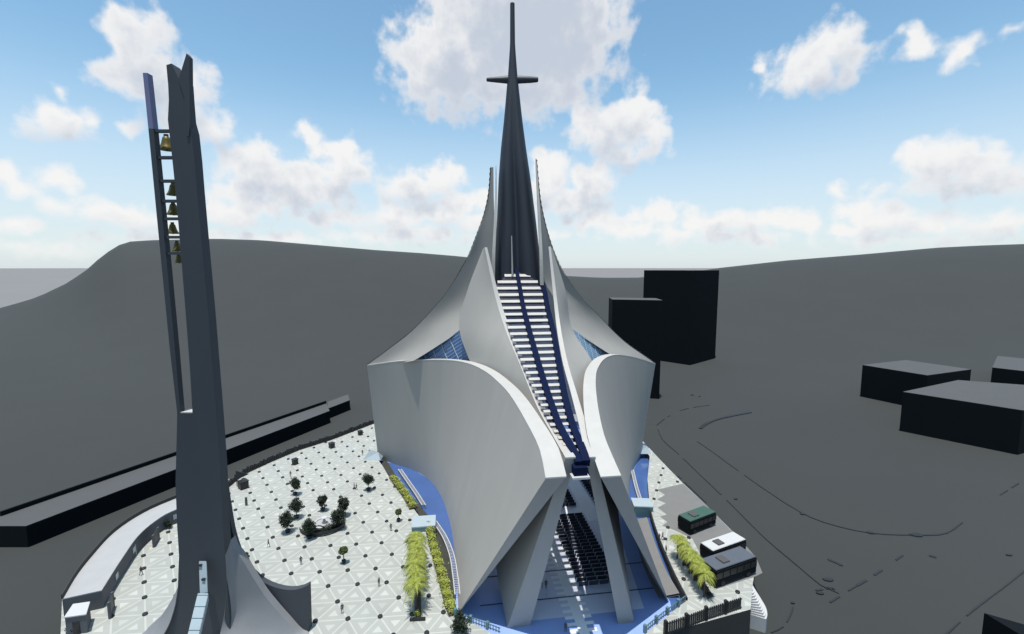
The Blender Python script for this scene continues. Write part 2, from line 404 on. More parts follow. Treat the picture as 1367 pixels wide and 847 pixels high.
# ------------------------------------------------------------ terrain and sea
GZ = -6.0
sil = [(-900,470),(-300,470),(0,412),(50,397),(90,378),(115,361),(135,343),(155,329),(170,323),(200,321),(240,320),(290,319),(350,321),
       (430,328),(500,334),(560,338),(620,343),(680,356),(745,368),(800,371),(850,371),(905,366),(960,358),(1050,348),(1150,340),
       (1250,331),(1310,328),(1367,326),(1700,318),(2400,330)]
DY = 700.0
rt = []
for (u, v) in sil:
    p = P(u, v, DY); rt.append((p.x / DY, p.z))
def terrain():
    mb = MB(); rows = []
    rr = [0, 60, 120, 180, 240, 290] + [290 + 41 * k for k in range(1, 11)] + [720, 760, 820, 900, 1000]
    NA = 260
    for k in range(NA + 1):
        tx = -3.2 + 6.4 * k / NA
        hz = interp(rt, tx); row = []
        for Yd in rr:
            t = max(0, min(1, (Yd - 290) / (DY - 290)))
            z = GZ + (hz - GZ) * (t * t * (3 - 2 * t) * .75 + t * .25)
            if Yd > DY: z = hz - (hz + 45) * min(1, (Yd - DY) / 200.0) ** 1.5
            if Yd < 290: z = GZ
            row.append(V((tx * max(Yd, 30 if Yd == 0 else Yd), Yd if Yd else -30, z)))
        rows.append(row)
    mb.grid(rows)
    # ground behind the camera
    mb.add([V((-3.2*60,60,GZ)),V((-3.2*30,-30,GZ)),V((-600,-300,GZ)),V((-600,60,GZ))],[(0,1,2,3)])
    mb.add([V((3.2*60,60,GZ)),V((3.2*30,-30,GZ)),V((600,-300,GZ)),V((600,60,GZ))],[(0,1,2,3)])
    mb.add([V((-3.2*30,-30,GZ)),V((3.2*30,-30,GZ)),V((600,-300,GZ)),V((-600,-300,GZ))],[(0,1,2,3)])
    o = top('terrain', mb, M['ground'], 'bare smooth grey ground rising to hills behind the cathedral', None, None, 'structure', smooth=50)
    return o
terrain()
mb = MB(); mb.add([V((-40000,-2000,-35)),V((40000,-2000,-35)),V((40000,45000,-35)),V((-40000,45000,-35))],[(0,1,2,3)])
top('sea', mb, M['sea'], 'flat grey sea on the horizon', None, None, 'structure')

# ------------------------------------------------------------ plaza
outer = [(-66,40),(-68,60),(-69.3,65.7),(-76.2,73.1),(-81.7,84),(-84.4,93.2),(-84.3,101.4),(-81.1,108.8),(-76,117),(-71.8,124),(-65.4,137.9),(-59.4,146),(-49.7,162.8),
         (-30,178),(0,184),(26,172),(42.3,146),(43.4,130),(44.6,115.5),(46,104.6),(47.3,90.5),(47.2,84.7),(45.4,81.2),(42.4,76.4),(39.3,70.9),(23.6,65.9),(19,60),(17,40)]
hole = [(17,46),(20.4,65.7),(29.4,72.9),(29.5,79.9),(30.2,90.2),(31.5,100.4),(33.0,106.2),(36.0,118.1),(41.0,133),(41,145),(34,158),(18,168),(0,171),(-18,167),(-34,156),(-42,142),
        (-40.8,133.5),(-36.2,125.5),(-30.5,114.5),(-24.9,106.2),(-17.3,93.5),(-13.4,83.4),(-10.9,75.1),(-9.4,70),(-5.1,67.2),(2,62),(4,46),(4,40)]
def plaza():
    bm = bmesh.new()
    def chain(pts, z):
        return [bm.verts.new((x, y, z)) for x, y in pts]
    loop = chain(outer[:], 0) 
    inner = chain([p for p in hole if p[1] > 40.5], 0)
    vs = loop + inner
    f = bm.faces.new(vs); f.normal_update()
    if f.normal.z < 0: f.normal_flip()
    ext = bmesh.ops.extrude_face_region(bm, geom=[f])
    # extruded copy becomes the bottom
    nv = [e for e in ext['geom'] if isinstance(e, bmesh.types.BMVert)]
    for v in nv: v.co.z = -6.4
    bmesh.ops.recalc_face_normals(bm, faces=bm.faces)
    for fc in bm.faces: fc.material_index = 0 if (abs(fc.normal.z) > .5) else 1
    bmesh.ops.triangulate(bm, faces=[x for x in bm.faces if len(x.verts) > 4])
    me = bpy.data.meshes.new('plaza'); bm.to_mesh(me); bm.free()
    me.materials.append(M['paving']); me.materials.append(M['retain'])
    o = bpy.data.objects.new('plaza', me); COL.objects.link(o)
    tag(o, 'white plaza paved in triangles around the cathedral', None, None, 'structure')
plaza()
FZ = -1.5
mb = MB(); circ = [(x, y) for x, y in [(3.0,40),(-1,60),(-6,66.5),(-10.5,69.6),(-12.4,75.3),(-15,83.5),(-19,93.7),(-26.6,106.6),(-32,115),(-38,126),(-42.5,134),(-43.8,142),(-35,157.5),(-18.5,169),(0,173),(18.5,170),(35.5,159.5),(42.8,146),(43,133),(38,118),(35,106),(33.2,100),(32,90),(31.2,80),(31,72.5),(21.5,64.8),(18,40)]]
mb.prism(circ, -3.5, FZ)
top('reflecting_pool', mb, M['pool'], 'still blue water around the foot of the shells', None, None, 'structure')
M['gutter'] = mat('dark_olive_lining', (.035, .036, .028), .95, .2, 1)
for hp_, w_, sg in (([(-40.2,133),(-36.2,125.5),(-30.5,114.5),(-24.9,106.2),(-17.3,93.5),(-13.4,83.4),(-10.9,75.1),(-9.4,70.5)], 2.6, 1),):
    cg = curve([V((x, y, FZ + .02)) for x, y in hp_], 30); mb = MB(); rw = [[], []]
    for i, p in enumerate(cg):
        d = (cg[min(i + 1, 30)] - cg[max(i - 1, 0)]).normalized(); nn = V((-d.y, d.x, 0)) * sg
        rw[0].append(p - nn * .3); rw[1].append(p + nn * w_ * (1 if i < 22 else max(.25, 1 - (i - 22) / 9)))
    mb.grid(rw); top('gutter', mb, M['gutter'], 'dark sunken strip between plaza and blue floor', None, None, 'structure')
# polished floor of the cathedral
M['floor'] = mat('polished_blue_stone', (.27, .38, .70), .16, .06, .15)
M['palefloor'] = mat('pale_lavender_stone', (.62, .66, .80), .2, .05, .2)
fp = [(3.2,40),(-.8,60),(-5.8,66.6),(-9.6,70.8),(-10.0,80.1),(-12.0,91.8),(-14.2,101.2),(-17.9,112.5),(-22.2,120.8),(-28.5,127.6),(-38,133),(-33,150),(-17,165),(0,168),(18,166),(33,152),(38.4,135),(32.4,122),(29,110),(27.2,97),(26.8,84),(27.3,74.5),(26.5,70),(21.3,65.0),(17.8,40)]
mb = MB(); mb.prism(fp, FZ - .5, FZ + .006)
top('floor', mb, M['floor'], 'polished blue stone floor of the cathedral', None, None, 'structure')
mb = MB(); mb.add([FR(2.6,-6.5,FZ+.012),FR(2.6,13.5,FZ+.012),FR(62,24,FZ+.012),FR(62,-22,FZ+.012)],[(0,1,2,3)])
top('nave_floor', mb, M['palefloor'], 'paler stone floor inside the nave', None, None, 'structure')
# aisle strips, painted skylight pattern and joints
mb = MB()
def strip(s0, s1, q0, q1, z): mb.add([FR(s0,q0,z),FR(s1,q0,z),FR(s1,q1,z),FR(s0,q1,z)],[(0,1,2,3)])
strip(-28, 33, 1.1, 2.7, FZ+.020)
for k in range(34): strip(-14 + k * 1.45, -14 + k * 1.45 + .72, -.35, 4.1, FZ+.026 + .0)  # serrated spine and bars put the skylight's reflected light into the floor colour
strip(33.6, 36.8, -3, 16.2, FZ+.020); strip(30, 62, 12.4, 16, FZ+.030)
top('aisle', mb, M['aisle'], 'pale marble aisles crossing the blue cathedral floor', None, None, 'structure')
for i, s in enumerate((7.0, 14.2, -8.5)):
    mb = MB(); mb.add([FR(s,-14,FZ+.04),FR(s+.28,-14,FZ+.04),FR(s+.28,19.5,FZ+.04),FR(s,19.5,FZ+.04)],[(0,1,2,3)])
    top('floor_joint', mb, M['joint'], 'thin dark joint line crossing the blue floor', None, None, 'structure')
mb = MB()
jag = [(877,654),(911.5,646),(943,674.6),(995,728),(1009,744),(1018,765),(1008,770),(955.5,787),(944,757),(924,719),(903,709),(884,702),(891,697),(881,690),(890,687),(878,678),(889,672),(877,667),(888,661)]
bmv = [G(u, v, .02) for u, v in jag]
mb.add(bmv, [tuple(range(len(bmv)))])
top('bus_bay', mb, M['bay'], 'grey paved bay with a jagged edge where coaches park', None, None, 'structure')
# front steps at the right hand corner
mb = MB()
for k in range(11):
    r = 2.0 + k * .25; pts = [(41.0 + r * .85 * math.cos(R(a)), 77.6 + r * 1.25 * math.sin(R(a))) for a in range(-56, 66, 8)] + [(40.8, 79), (40.2, 74.5)]
    mb.prism(pts, -6.2, -.02 - .34 * k)
top('corner_steps', mb, M['white'], 'curved white steps at the right corner of the plaza', 'steps')

# ------------------------------------------------------------ cathedral
cath = thing('cathedral', 'white and grey shell cathedral with a tall dark spire and striped skylight', 'cathedral', (3.0, 120, FZ))
def petal(name, base, rim, thick, n, side, label, front_in=None, mshell='shell', rimw=None):
    """base, rim: lists of 3D points from the front foot to the back; side=+1 when inside lies to +n"""
    N = 40; Mv = 14
    b = curve(base, N) if front_in is None else curve_idx(base, N); r = curve(rim, N) if front_in is None else curve_idx(rim, N)
    O = [[b[i].lerp(r[i], j / Mv) for j in range(Mv + 1)] for i in range(N + 1)]
    I = []
    for i in range(N + 1):
        t = i / N
        row = []
        tb = (b[min(i+1,N)] - b[max(i-1,0)]); tr = (r[min(i+1,N)] - r[max(i-1,0)])
        tb.z = 0; tr.z = 0
        nb = V((tb.y, -tb.x, 0)).normalized() * side; nr = V((tr.y, -tr.x, 0)).normalized() * side
        w = lerpl(thick, t)
        for j in range(Mv + 1):
            q = j / Mv; nn = nb.lerp(nr, q); nn.normalize()
            if i == 0 or True:
                k = max(0, 1 - t * 8); nn = nn.lerp(NX * side, k) if front_in is None else (NX * side + AX * .5 * t); nn.normalize()
            wj = w * (q if front_in is None else (front_in * (1 - q) + q)) if t < .12 else w * (min(1, .35 + q * .65) if front_in is None else 1)
            if front_in is None and t < .12: wj = w * (max(.06, q) * (1 - t / .12) + min(1, .35 + q * .65) * t / .12)
            row.append(O[i][j] + nn * wj)
        I.append(row)
    mb = MB()
    mb.grid(O); mb.grid(I, flip=True)
    mb.grid([[O[i][0] for i in range(N + 1)], [I[i][0] for i in range(N + 1)]])
    mb.grid([O[0], I[0]]); mb.grid([O[N], I[N]])
    mb.grid([[O[i][Mv] for i in range(N + 1)], [I[i][Mv] for i in range(N + 1)]])
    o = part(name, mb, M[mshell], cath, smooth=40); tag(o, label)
    # rim cap, slightly proud
    mb = MB(); up = V((0, 0, .12)); e = .03
    A_ = [O[i][Mv] + (O[i][Mv] - I[i][Mv]).normalized() * e for i in range(N + 1)]
    B_ = [I[i][Mv] - (O[i][Mv] - I[i][Mv]).normalized() * e for i in range(N + 1)]
    dn = V((0, 0, -.10))
    mb.grid([[p + up for p in A_], [p + up for p in B_]]); mb.grid([[p + up for p in A_], [p + dn for p in A_]]); mb.grid([[p + up for p in B_], [p + dn for p in B_]])
    mb.grid([[p + dn for p in A_], [p + dn for p in B_]])
    for k in (0, N): mb.add([A_[k] + up, B_[k] + up, B_[k] + dn, A_[k] + dn], [(0, 1, 2, 3)])
    part('rim', mb, M['rim'], o, smooth=40)
    return O, I
Gf = lambda u, v: G(u, v, FZ)
baseL = [Gf(612,819),Gf(609.7,775),Gf(605.4,725),Gf(599.5,693),Gf(588,661),Gf(573,641),Gf(550,627),V((-34.6,131.0,FZ)),Gf(505,612)]
rimL = [P(*q) for q in [(728.5,639,63),(721,602,66.5),(704,566.5,72.5),(683,531,82),(668,513.5,90.5),(647,496,101),(622,485,111),(590,481,119),(534,482.5,127),(490,488,132)]]
petal('outer_shell', baseL, rimL, [3.0, 2.6, 2.35, 2.25, 2.1, 1.7, 1.3, 1.0, .8], 40, 1, 'broad grey shell on the left with a sweeping white rim')
baseR = [Gf(893,804),V((26.9,84,FZ)),V((27.4,97,FZ)),V((29.2,110,FZ)),V((32.6,122,FZ)),V((36,130,FZ)),Gf(855,610)]
rimR = [P(*q) for q in [(829,636,64),(817,609,67.5),(806,581,72),(797.5,540,81),(795,510,91),(798,492,103),(808,479,113),(823,474.5,122),(848,478,131),(875,486,140)]]
petal('outer_shell', baseR, rimR, [3.0, 2.6, 2.4, 2.3, 2.3, 2.2, 1.9, 1.5, 1.1, .8], 40, -1, 'narrow-looking grey shell on the right with a white rim')
# inner pair
rimIL = [P(*q) for q in [(755,612,65.5),(739,584,74),(716,541.5,85),(693,485,97),(675.4,442.6,107),(661,396,114),(647,331,119)]]
baseIL = [Gf(677,839),V((-4.0,84,6)),V((-5.2,98,19)),V((-8.2,109,28.5)),P(613,439,118),P(624,388,119.5),P(645,332,120)]
petal('inner_shell', baseIL, rimIL, [1.5,1.5,1.4,1.3,1.25,1.1,.7], 40, 1, 'tall inner sail on the left of the skylight', front_in=2.5)
rimIR = [P(*q) for q in [(795,611,66.5),(782,566,76.5),(769,523,87),(757,482,98),(748.5,439,108),(742.5,393,114),(735,330,119)]]
baseIR = [Gf(847,831),V((20.8,84,6)),V((21.5,98,18)),V((20.5,110,31)),P(764,439,120),P(755,388,120.5),P(737,332,120)]
petal('inner_shell', baseIR, rimIR, [1.45,1.2,1.05,1.0,.9,.75,.5], 40, -1, 'narrow inner sail on the right of the skylight', front_in=1.9)
# upper wings
def wing(Sw, Iw, side, label):
    N, Mw = 36, 12
    a = curve(Sw, N); b = curve(Iw, N); bk = V((0, .8, 0))
    F = []
    for i in range(N + 1):
        row = []
        for j in range(Mw + 1):
            t = j / Mw; p = a[i].lerp(b[i], t)
            p = p + V((0, 1, -.35)) * math.sin(math.pi * t) * min(4.0, (a[i] - b[i]).length * .10)
            row.append(p)
        F.append(row)
    B = [[p + bk for p in r] for r in F]
    mb = MB(); mb.grid(F); mb.grid(B, flip=True)
    mb.grid([[r[0] for r in F], [r[0] for r in B]]); mb.grid([[r[-1] for r in F], [r[-1] for r in B]])
    mb.grid([F[0], B[0]]); mb.grid([F[-1], B[-1]])
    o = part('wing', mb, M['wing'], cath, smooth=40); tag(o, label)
    # thin dark flashing with a ragged lip along the outer edge
    mb = MB(); rows = [[], [], [], []]; NE = 4 * N
    for i in range(NE + 1):
        x = i / 4; k = min(int(x), N - 1); p = a[k].lerp(a[k + 1], x - k) + V((-.1 * side, .35, .08)); e = .16 if i % 3 else .30
        for r_, d in zip(rows, (V((-e, 0, -e)), V((e * .4, 0, e)), V((e * .4, .7, e)), V((-e, .7, -e)))): r_.append(p + V((d.x * side, d.y, d.z)))
    mb.grid(rows + [rows[0]]); mb.add([r_[0] for r_ in rows], [(0,1,2,3)]); mb.add([r_[-1] for r_ in rows], [(3,2,1,0)])
    part('edge_flashing', mb, M['dark'], o)
    return F
SL = [P(*q) for q in [(490,488,132.4),(516,469,131.5),(551,441.5,130.5),(587,403,129.5),(600,386,129),(624,345,128),(637,313,127),(647,285,126.5),(653,257,126),(655.5,224,126)]]
IL = [P(*q) for q in [(552,482,123),(578,466,122.5),(611,443,121.5),(635,415,124.2),(650,392,124.6),(658,368,124.6),(660.5,340,124.6),(660,300,124.8),(659,262,125.2),(658.5,223,125.8)]]
wing(SL, IL, 1, 'left upper wing sweeping from the low corner up to the spire')
SR = [P(*q) for q in [(875,486,140),(861,476,139),(838,460,138),(820,444,137),(798,421,135),(780,403,133),(754,367,130),(739,336,128),(727.5,299,127),(720.4,264,126.5),(715.5,213,126)]]
IR = [P(*q) for q in [(820,477,122.5),(792,459,122),(764,440.5,121.5),(748,418,124),(738,395,124.6),(728,378,124.6),(723,350,124.6),(721,310,124.8),(718.5,262,125.2),(716,213,125.8)]]
wing(SR, IR, -1, 'right upper wing sweeping from the low corner up to the spire')
# fins: thin white blades along the inside edge of each wing
for pts, dx in (([(662,221,125.2),(661.8,262,123.6),(660.8,300,122.2),(659,340,121),(658,378,120.6)], .8), ([(715.5,212,125.2),(718.5,262,123.6),(721,310,122.2),(722.5,345,121),(723.5,381,120.6)], .8)):
    c = curve([P(*q) for q in pts], 20); mb = MB(); rows = [[], [], [], []]
    for i, p in enumerate(c):
        h = .12 + dx * (i / 20) ** .6; 
        for r_, d in zip(rows, (V((-h/2,0,0)), V((h/2,0,0)), V((h/2,1.6,0)), V((-h/2,1.6,0)))): r_.append(p + d)
    mb.grid(rows + [rows[0]])
    mb.add([r_[0] for r_ in rows], [(0,1,2,3)]); mb.add([r_[-1] for r_ in rows], [(0,1,2,3)])
    part('fin', mb, M['rim'], cath)
# unseen rear wall, made see-through to let fill light into the nave
top_c = curve([p + V((0,.9,-.1)) for p in SL[:6]] + [V((-7, 139, 56)), V((1, 140, 54))], 30) + curve([V((1.4, 140, 54)), V((9, 140, 56))] + [p + V((0,.9,-.1)) for p in SR[6::-1]], 30)
arc = []
for k in range(len(top_c)):
    t = k / (len(top_c) - 1); a = math.pi * (1 - t)
    arc.append(V((-.5 + 39 * math.cos(a), 135 + 30 * math.sin(a) + 2 * t, FZ)))
mb = MB(); rows = []
for p, q in zip(arc, top_c):
    rows.append([p.lerp(q, j / 10) + V((0, 1.2 * math.sin(math.pi * j / 10), 0)) for j in range(11)])
mb.grid(rows); mb.grid([[q + V((0, .6, 0)) for q in r] for r in rows], flip=True)
o = part('rear_light_wall', mb, M['rearfill'], cath, smooth=50)
# glazing between wing and shells
def glazing(a, b, c, nd, material, label, mull):
    o_ = MB(); k = V((0, .0, 0)); nrm = (b - a).cross(c - a).normalized()
    if nrm.y > 0: nrm = -nrm
    o_.add([a, b, c, a - nrm * .2, b - nrm * .2, c - nrm * .2], [(0,1,2),(5,4,3),(0,1,4,3),(1,2,5,4),(2,0,3,5)])
    g = part('glazing', o_, M[material], cath); tag(g, label)
    mb = MB()
    for i in range(1, nd):
        t = i / nd
        mb.tube([a.lerp(b, t) + nrm * .12, c.lerp(b, t) + nrm * .12], mull, 5)
    for i in range(0, nd * 2 + 1):
        t = i / (nd * 2 + 1)
        mb.tube([a.lerp(c, t) + nrm * .12, b.lerp(c, t) + nrm * .12], mull * .5, 5)
    part('mullion', mb, M['canopy'], g)
glazing(P(611.5,443,121.3), P(546,488,128), P(634,494,117), 6, 'blueglass', 'blue gridded glazing under the left wing', .13)
glazing(P(764,440,121), P(826,481,126), P(780,507,114), 9, 'paleglass', 'pale blue gridded glazing under the right wing', .09)
# skylight ladder
lad_uv = [(688.5,356),(690,366),(691.5,372),(698,411),(707,446),(720,492),(732,531),(746,570),(757,590),(764,602),(772,617),(774.5,622)]
lad = []
for u, v in lad_uv: lad.append((v, axis_pt(u, v)))
hw = [(356,1.2),(366,2.6),(371,4.0),(376.5,4.6),(379,6.2),(396,6.3),(446,5.6),(492,4.2),(531,3.1),(570,2.3),(598,1.6),(616,1.1),(622,1.0)]
hwL = [(356,1.2),(366,2.6),(371,4.0),(376.5,4.6),(379,6.2),(396,6.0),(446,4.6),(492,3.3),(531,2.2),(570,1.5),(598,1.0),(622,.6)]
def ladp(v):
    for (a, p), (b, q) in zip(lad, lad[1:]):
        if v <= b: return p.lerp(q, (v - a) / (b - a))
    return lad[-1][1]
vs_ = [356 + i * (266 / 60) for i in range(61)]
c = [ladp(v) for v in vs_]
c = [ (c[max(0,i-2)] + c[max(0,i-1)] + c[i] + c[min(60,i+1)] + c[min(60,i+2)]) / 5 for i in range(61)]
def lp(v):
    x = max(0, min(59.999, (v - 356) / (266 / 60))); i = int(x); return c[i].lerp(c[i + 1], x - i)
mb = MB(); g0 = [[], [], []]
for i, v in enumerate(vs_):
    w = interp(hw, v); g0[0].append(c[i] - NX * min(w, interp(hwL, v))); g0[1].append(c[i]); g0[2].append(c[i] + NX * w)
mb.grid(g0); mb.grid([[p - V((0, 0, .15)) for p in r] for r in g0], flip=True)
sk = part('skylight', mb, M['ladderglass'], cath); tag(sk, 'long narrow navy skylight striped with white slats')
mb = MB(); v = 369.5; PIT = 8.65
while v < 620:
    p0 = lp(v - 1.75); p1 = lp(v + 1.6); w = interp(hw, v) - .1; up = V((0, -.25, .28))
    if w > 0:
        wl = min(w, interp(hwL, v)); q = [p0 - NX * wl, p0 + NX * w, p1 + NX * w, p1 - NX * wl]
        mb.add([x + up for x in q] + [x + up * .3 for x in q], [(0,1,2,3),(7,6,5,4),(0,1,5,4),(1,2,6,5),(2,3,7,6),(3,0,4,7)])
    v += PIT
part('slat', mb, M['rim'], sk); 
def beam(side, w, h, name):
    mb = MB(); rows = [[], [], [], []]
    for i, v in enumerate(vs_):
        if v < 377 and side: continue
        ww = interp(hw, v) * side; p = c[i] + NX * ww
        wd = w * (1.0 if side else min(1, .75 + (v - 356) / 300))
        for r_, d in zip(rows, (NX * (-wd / 2) + V((0,-h*.6,h*.7)), NX * (wd / 2) + V((0,-h*.6,h*.7)), NX * (wd / 2) - V((0,0,.5)), NX * (-wd / 2) - V((0,0,.5)))): r_.append(p + d)
    mb.grid(rows + [rows[0]]); mb.add([r_[0] for r_ in rows], [(0,1,2,3)]); mb.add([r_[-1] for r_ in rows], [(0,1,2,3)])
    part(name, mb, M['navy'], sk)
beam(0, 1.25, .8, 'spine_beam'); beam(1, 1.2, 1.0, 'side_beam'); 
# small end lantern under the foot of the skylight
e = lp(622); mb = MB(); mb.box(e + V((0, -.5, -.7)), (2.0, 1.4, 1.2), TH); mb.box(e + V((0, -.9, -1.5)), (2.6, 1.6, .3), TH, 1)
part('lantern', mb, [M['navy'], M['white']], cath)
# spire
wt = [(5,3.0),(60,3.4),(100,6.2),(115,7.8),(160,12.2),(200,17.0),(240,21.5),(300,26.5),(340,30),(378,32.5),(430,34)]   # half widths in px
ct = [(5,684),(115,684.5),(200,685.5),(240,687),(300,689.5),(378,691.5),(430,692)]
YS = 130.0
mb = MB(); rows = []; NV = 40; NS = 72
for k in range(NV + 1):
    v = 5 + (430 - 5) * k / NV
    cpt = P(interp(ct, v), v, YS); w = interp(wt, v) * YS / ray(0, v)[1]
    fl = min(1, max(0, (v - 60) / 180))
    row = []
    for a in range(NS + 1):
        th = 2 * math.pi * a / NS
        # two big lobes left and right, a deep groove facing front and back
        rr = 1 - .42 * fl * (math.exp(-((abs(th - 1.5 * math.pi)) / .38) ** 2) + math.exp(-((abs(th - .5 * math.pi)) / .38) ** 2))
        row.append(cpt + V((math.cos(th) * w * rr, math.sin(th) * w * rr * 1.05, 0)))
    rows.append(row)
mb.grid(rows); mb.add(rows[0][:-1], [tuple(range(NS))])
sp = part('spire', mb, M['spire'], cath, smooth=60); tag(sp, 'tall dark tapering spire')
cpt = P(684, 108, YS); mb = MB(); k = YS / ray(0, 108)[1]
prof = [(-34.5, 1.6), (-34, 2.3), (-22, 3.6), (-8, 5.0), (8, 5.0), (24, 4.2), (33.5, 3.2), (34.5, 2.4)]
rows = []
for x, h in prof:
    rows.append([cpt + V((x * k, .7 * math.cos(a) * (1 if abs(x) < 30 else .8), h * k * math.sin(a) + .25)) for a in [2 * math.pi * j / 12 + .26 for j in range(13)]])
mb.grid(rows); mb.add(rows[0][:-1], [tuple(range(12))]); mb.add(rows[-1][:-1], [tuple(range(12))])
part('cross_bar', mb, M['spire'], cath, smooth=45)
# pale slim mast in the groove of the spire
mb = MB(); a = P(683,315,123.5); b = P(684,364,123.5)
mb.tube([b - V((0,0,1)), b, a], [.28, .24, .12], 8)
part('mast', mb, M['rim'], cath)
# opening at the foot of the spire
# ------------------------------------------------------------ pews
def pew_proto(L, label, group):
    t = thing('pew', label, 'pew', FR(9.6, 4, FZ), group, TH)
    mb = MB(); mb.box((0, .05, .42), (L, .56, .08)); mb.box((-L/2+.04, .05, .24), (.08, .5, .48)); mb.box((L/2-.04, .05, .24), (.08, .5, .48))
    o = build('seat', mb, M['pewtop']); o.parent = t
    mb = MB(); mb.box((0, -.28, .40), (L, .1, .78)); mb.box((0, .30, .19), (L, .06, .36)); o = build('backrest', mb, M['pew']); o.parent = t
    reg(t); return t
gp = 'pews in rows inside the cathedral'
proto = pew_proto(1.75, 'black pew in the large block beside the wide aisle', gp)
first = True
nrow = 21
for i in range(nrow):
    s = 9.8 + i * (23.2 / (nrow - 1)); 
    ql = 3.95 + (5.3 - 3.8) * (i / nrow) * 0; 
    for j in range(4 if i < nrow - 0 else 4):
        q = 4.95 + j * 1.95
        if first: o = proto; first = False
        else: o = copy_tree(proto)
        o.location = FR(s, q, FZ)
        tag(o, 'black pew in the large block of pews beside the wide aisle')
second = []
for i in range(8):
    s = 37.6 + i * 1.35 if i < 8 else 0
    if s < 46.5:
        for j in range(2):
            o = copy_tree(proto); o.location = FR(s + .2, 8.7 + j * 1.95, FZ); tag(o, 'black pew in the small rear block left of the far aisle')
for i in range(14):
    for j in range(3):
        o = copy_tree(proto); o.location = FR(38.4 + i * 1.4, 17.2 + j * 1.95, FZ); tag(o, 'black pew in the far block right of the far aisle')

# ------------------------------------------------------------ bell tower
bt = thing('bell_tower', 'tall grey bell tower with a flared base and split pointed top', 'bell tower', (-44.5, 64, 0))
YT = 62.5
def pz(u, v): return P(u, v, YT)
# main blade: front face outline traced down the height
mainL = [(222,87),(226,128),(223,150),(226.5,182),(233,240),(240,320),(246,395),(252,470),(257,543)]
mainR = [(256,76),(258.5,120),(262,165),(267.5,180),(272,240),(279,320),(286,395),(292,470),(298,543),(305,640),(307,700)]
mb = MB()
LX = [(0, -45.6), (20, -45.4)] + [(pz(*q).z, pz(*q).x) for q in mainL][::-1]; RX = [(pz(*q).z, pz(*q).x) for q in mainR][::-1]
xbaseL = -47.6
zs = [0, 4, 8, 12, 16, 20, 26, 32, 35.8]
def prism_profile(zlist, xl, xr, y0, y1f, mb):
    rows = [[], [], [], []]
    for z in zlist:
        a, b = xl(z), xr(z); y1 = y1f(z)
        for r_, p in zip(rows, (V((a, y0, z)), V((b, y0, z)), V((b, y1, z)), V((a, y1, z)))): r_.append(p)
    mb.grid(rows + [rows[0]]); mb.add([r_[0] for r_ in rows], [(0,1,2,3)]); mb.add([r_[-1] for r_ in rows], [(3,2,1,0)])
SD = 1.6
xl = lambda z: interp(LX, z); xr = lambda z: interp(RX, z) * (YT + SD) / YT
notch = pz(238, 105)
prism_profile([-.1, 6, 12, 20, 28, 35.8, 42, 50, 58, 66, 70, 73.5, 75, 77.5, notch.z - .4], xl, xr, YT, lambda z: YT + SD, mb)
part('shaft', mb, M['tower'], bt)
# two spikes
def spike(pts, depth, name):
    mb = MB(); n = len(pts); f = [P(u, v, YT) for u, v in pts]
    mb.add(f + [p + V((0, depth, 0)) for p in f], [tuple(range(n)), tuple(range(2*n-1, n-1, -1))] + [(i, (i+1) % n, n + (i+1) % n, n + i) for i in range(n)])
    return part(name, mb, M['tower'], bt)
spike([(222,87),(229,85),(238,105),(240,108),(246,108),(246,109.5),(224,109.5)], 1.6, 'left_spike').name = 'spike'
mb = MB()
f = [P(u_, v_, YT-.1) for u_, v_ in ((238,107),(249,71.5),(252.5,76),(253,120),(253.5,165),(252,182),(249,182),(246,130))]
n = len(f)
mb.add(f + [p + V((0, .7, 0)) for p in f], [tuple(range(n)), tuple(range(2*n-1, n-1, -1))] + [(i, (i+1) % n, n + (i+1) % n, n + i) for i in range(n)])
part('spike', mb, M['tower'], bt)
# slim side column with lavender head
CL = [(190.5,97),(198,172),(218,380),(224,444),(236,545)]; CR = [(203.5,98.5),(211.5,172),(232,380),(238,444),(246.5,545)]
clx = [(pz(*q).z, pz(*q).x) for q in CL][::-1]; crx = [(pz(*q).z, pz(*q).x * (YT + .9) / YT) for q in CR][::-1]
mb = MB(); z172 = pz(205, 172).z; z97 = pz(197, 97.5).z
prism_profile([35.91, 45, 60, z172], lambda z: interp(clx, z), lambda z: interp(crx, z), YT, lambda z: YT + .9, mb)
part('side_column', mb, M['tower'], bt)
mb = MB(); prism_profile([z172 + .003, z97], lambda z: interp(clx, z), lambda z: interp(crx, z), YT, lambda z: YT + .9, mb)
part('column_head', mb, M['lav'], bt)
# lower joined shaft
mb = MB()
loL = [(-.1, -52.5), (2, -51.3), (4.4, -49.9), (7, -48.9), (10, -48.25), (15, -47.7), (24, -47.55), (35.8, interp(clx, 36))]
prism_profile([-.1, 1, 2.2, 4.4, 7, 10, 15, 20, 26, 33, 35.9], lambda z: interp(loL, z), lambda z: xl(z) + .3, YT + .004 , lambda z: YT + SD - .004, mb)
part('lower_shaft', mb, M['tower'], bt, smooth=30)
mb = MB(); mb.box(((interp(crx, 36) + xl(36)) / 2, YT + SD / 2, 35.98), (xl(36) - interp(crx, 36) - .02, SD - .02, .14))
part('sill', mb, M['rim'], bt)
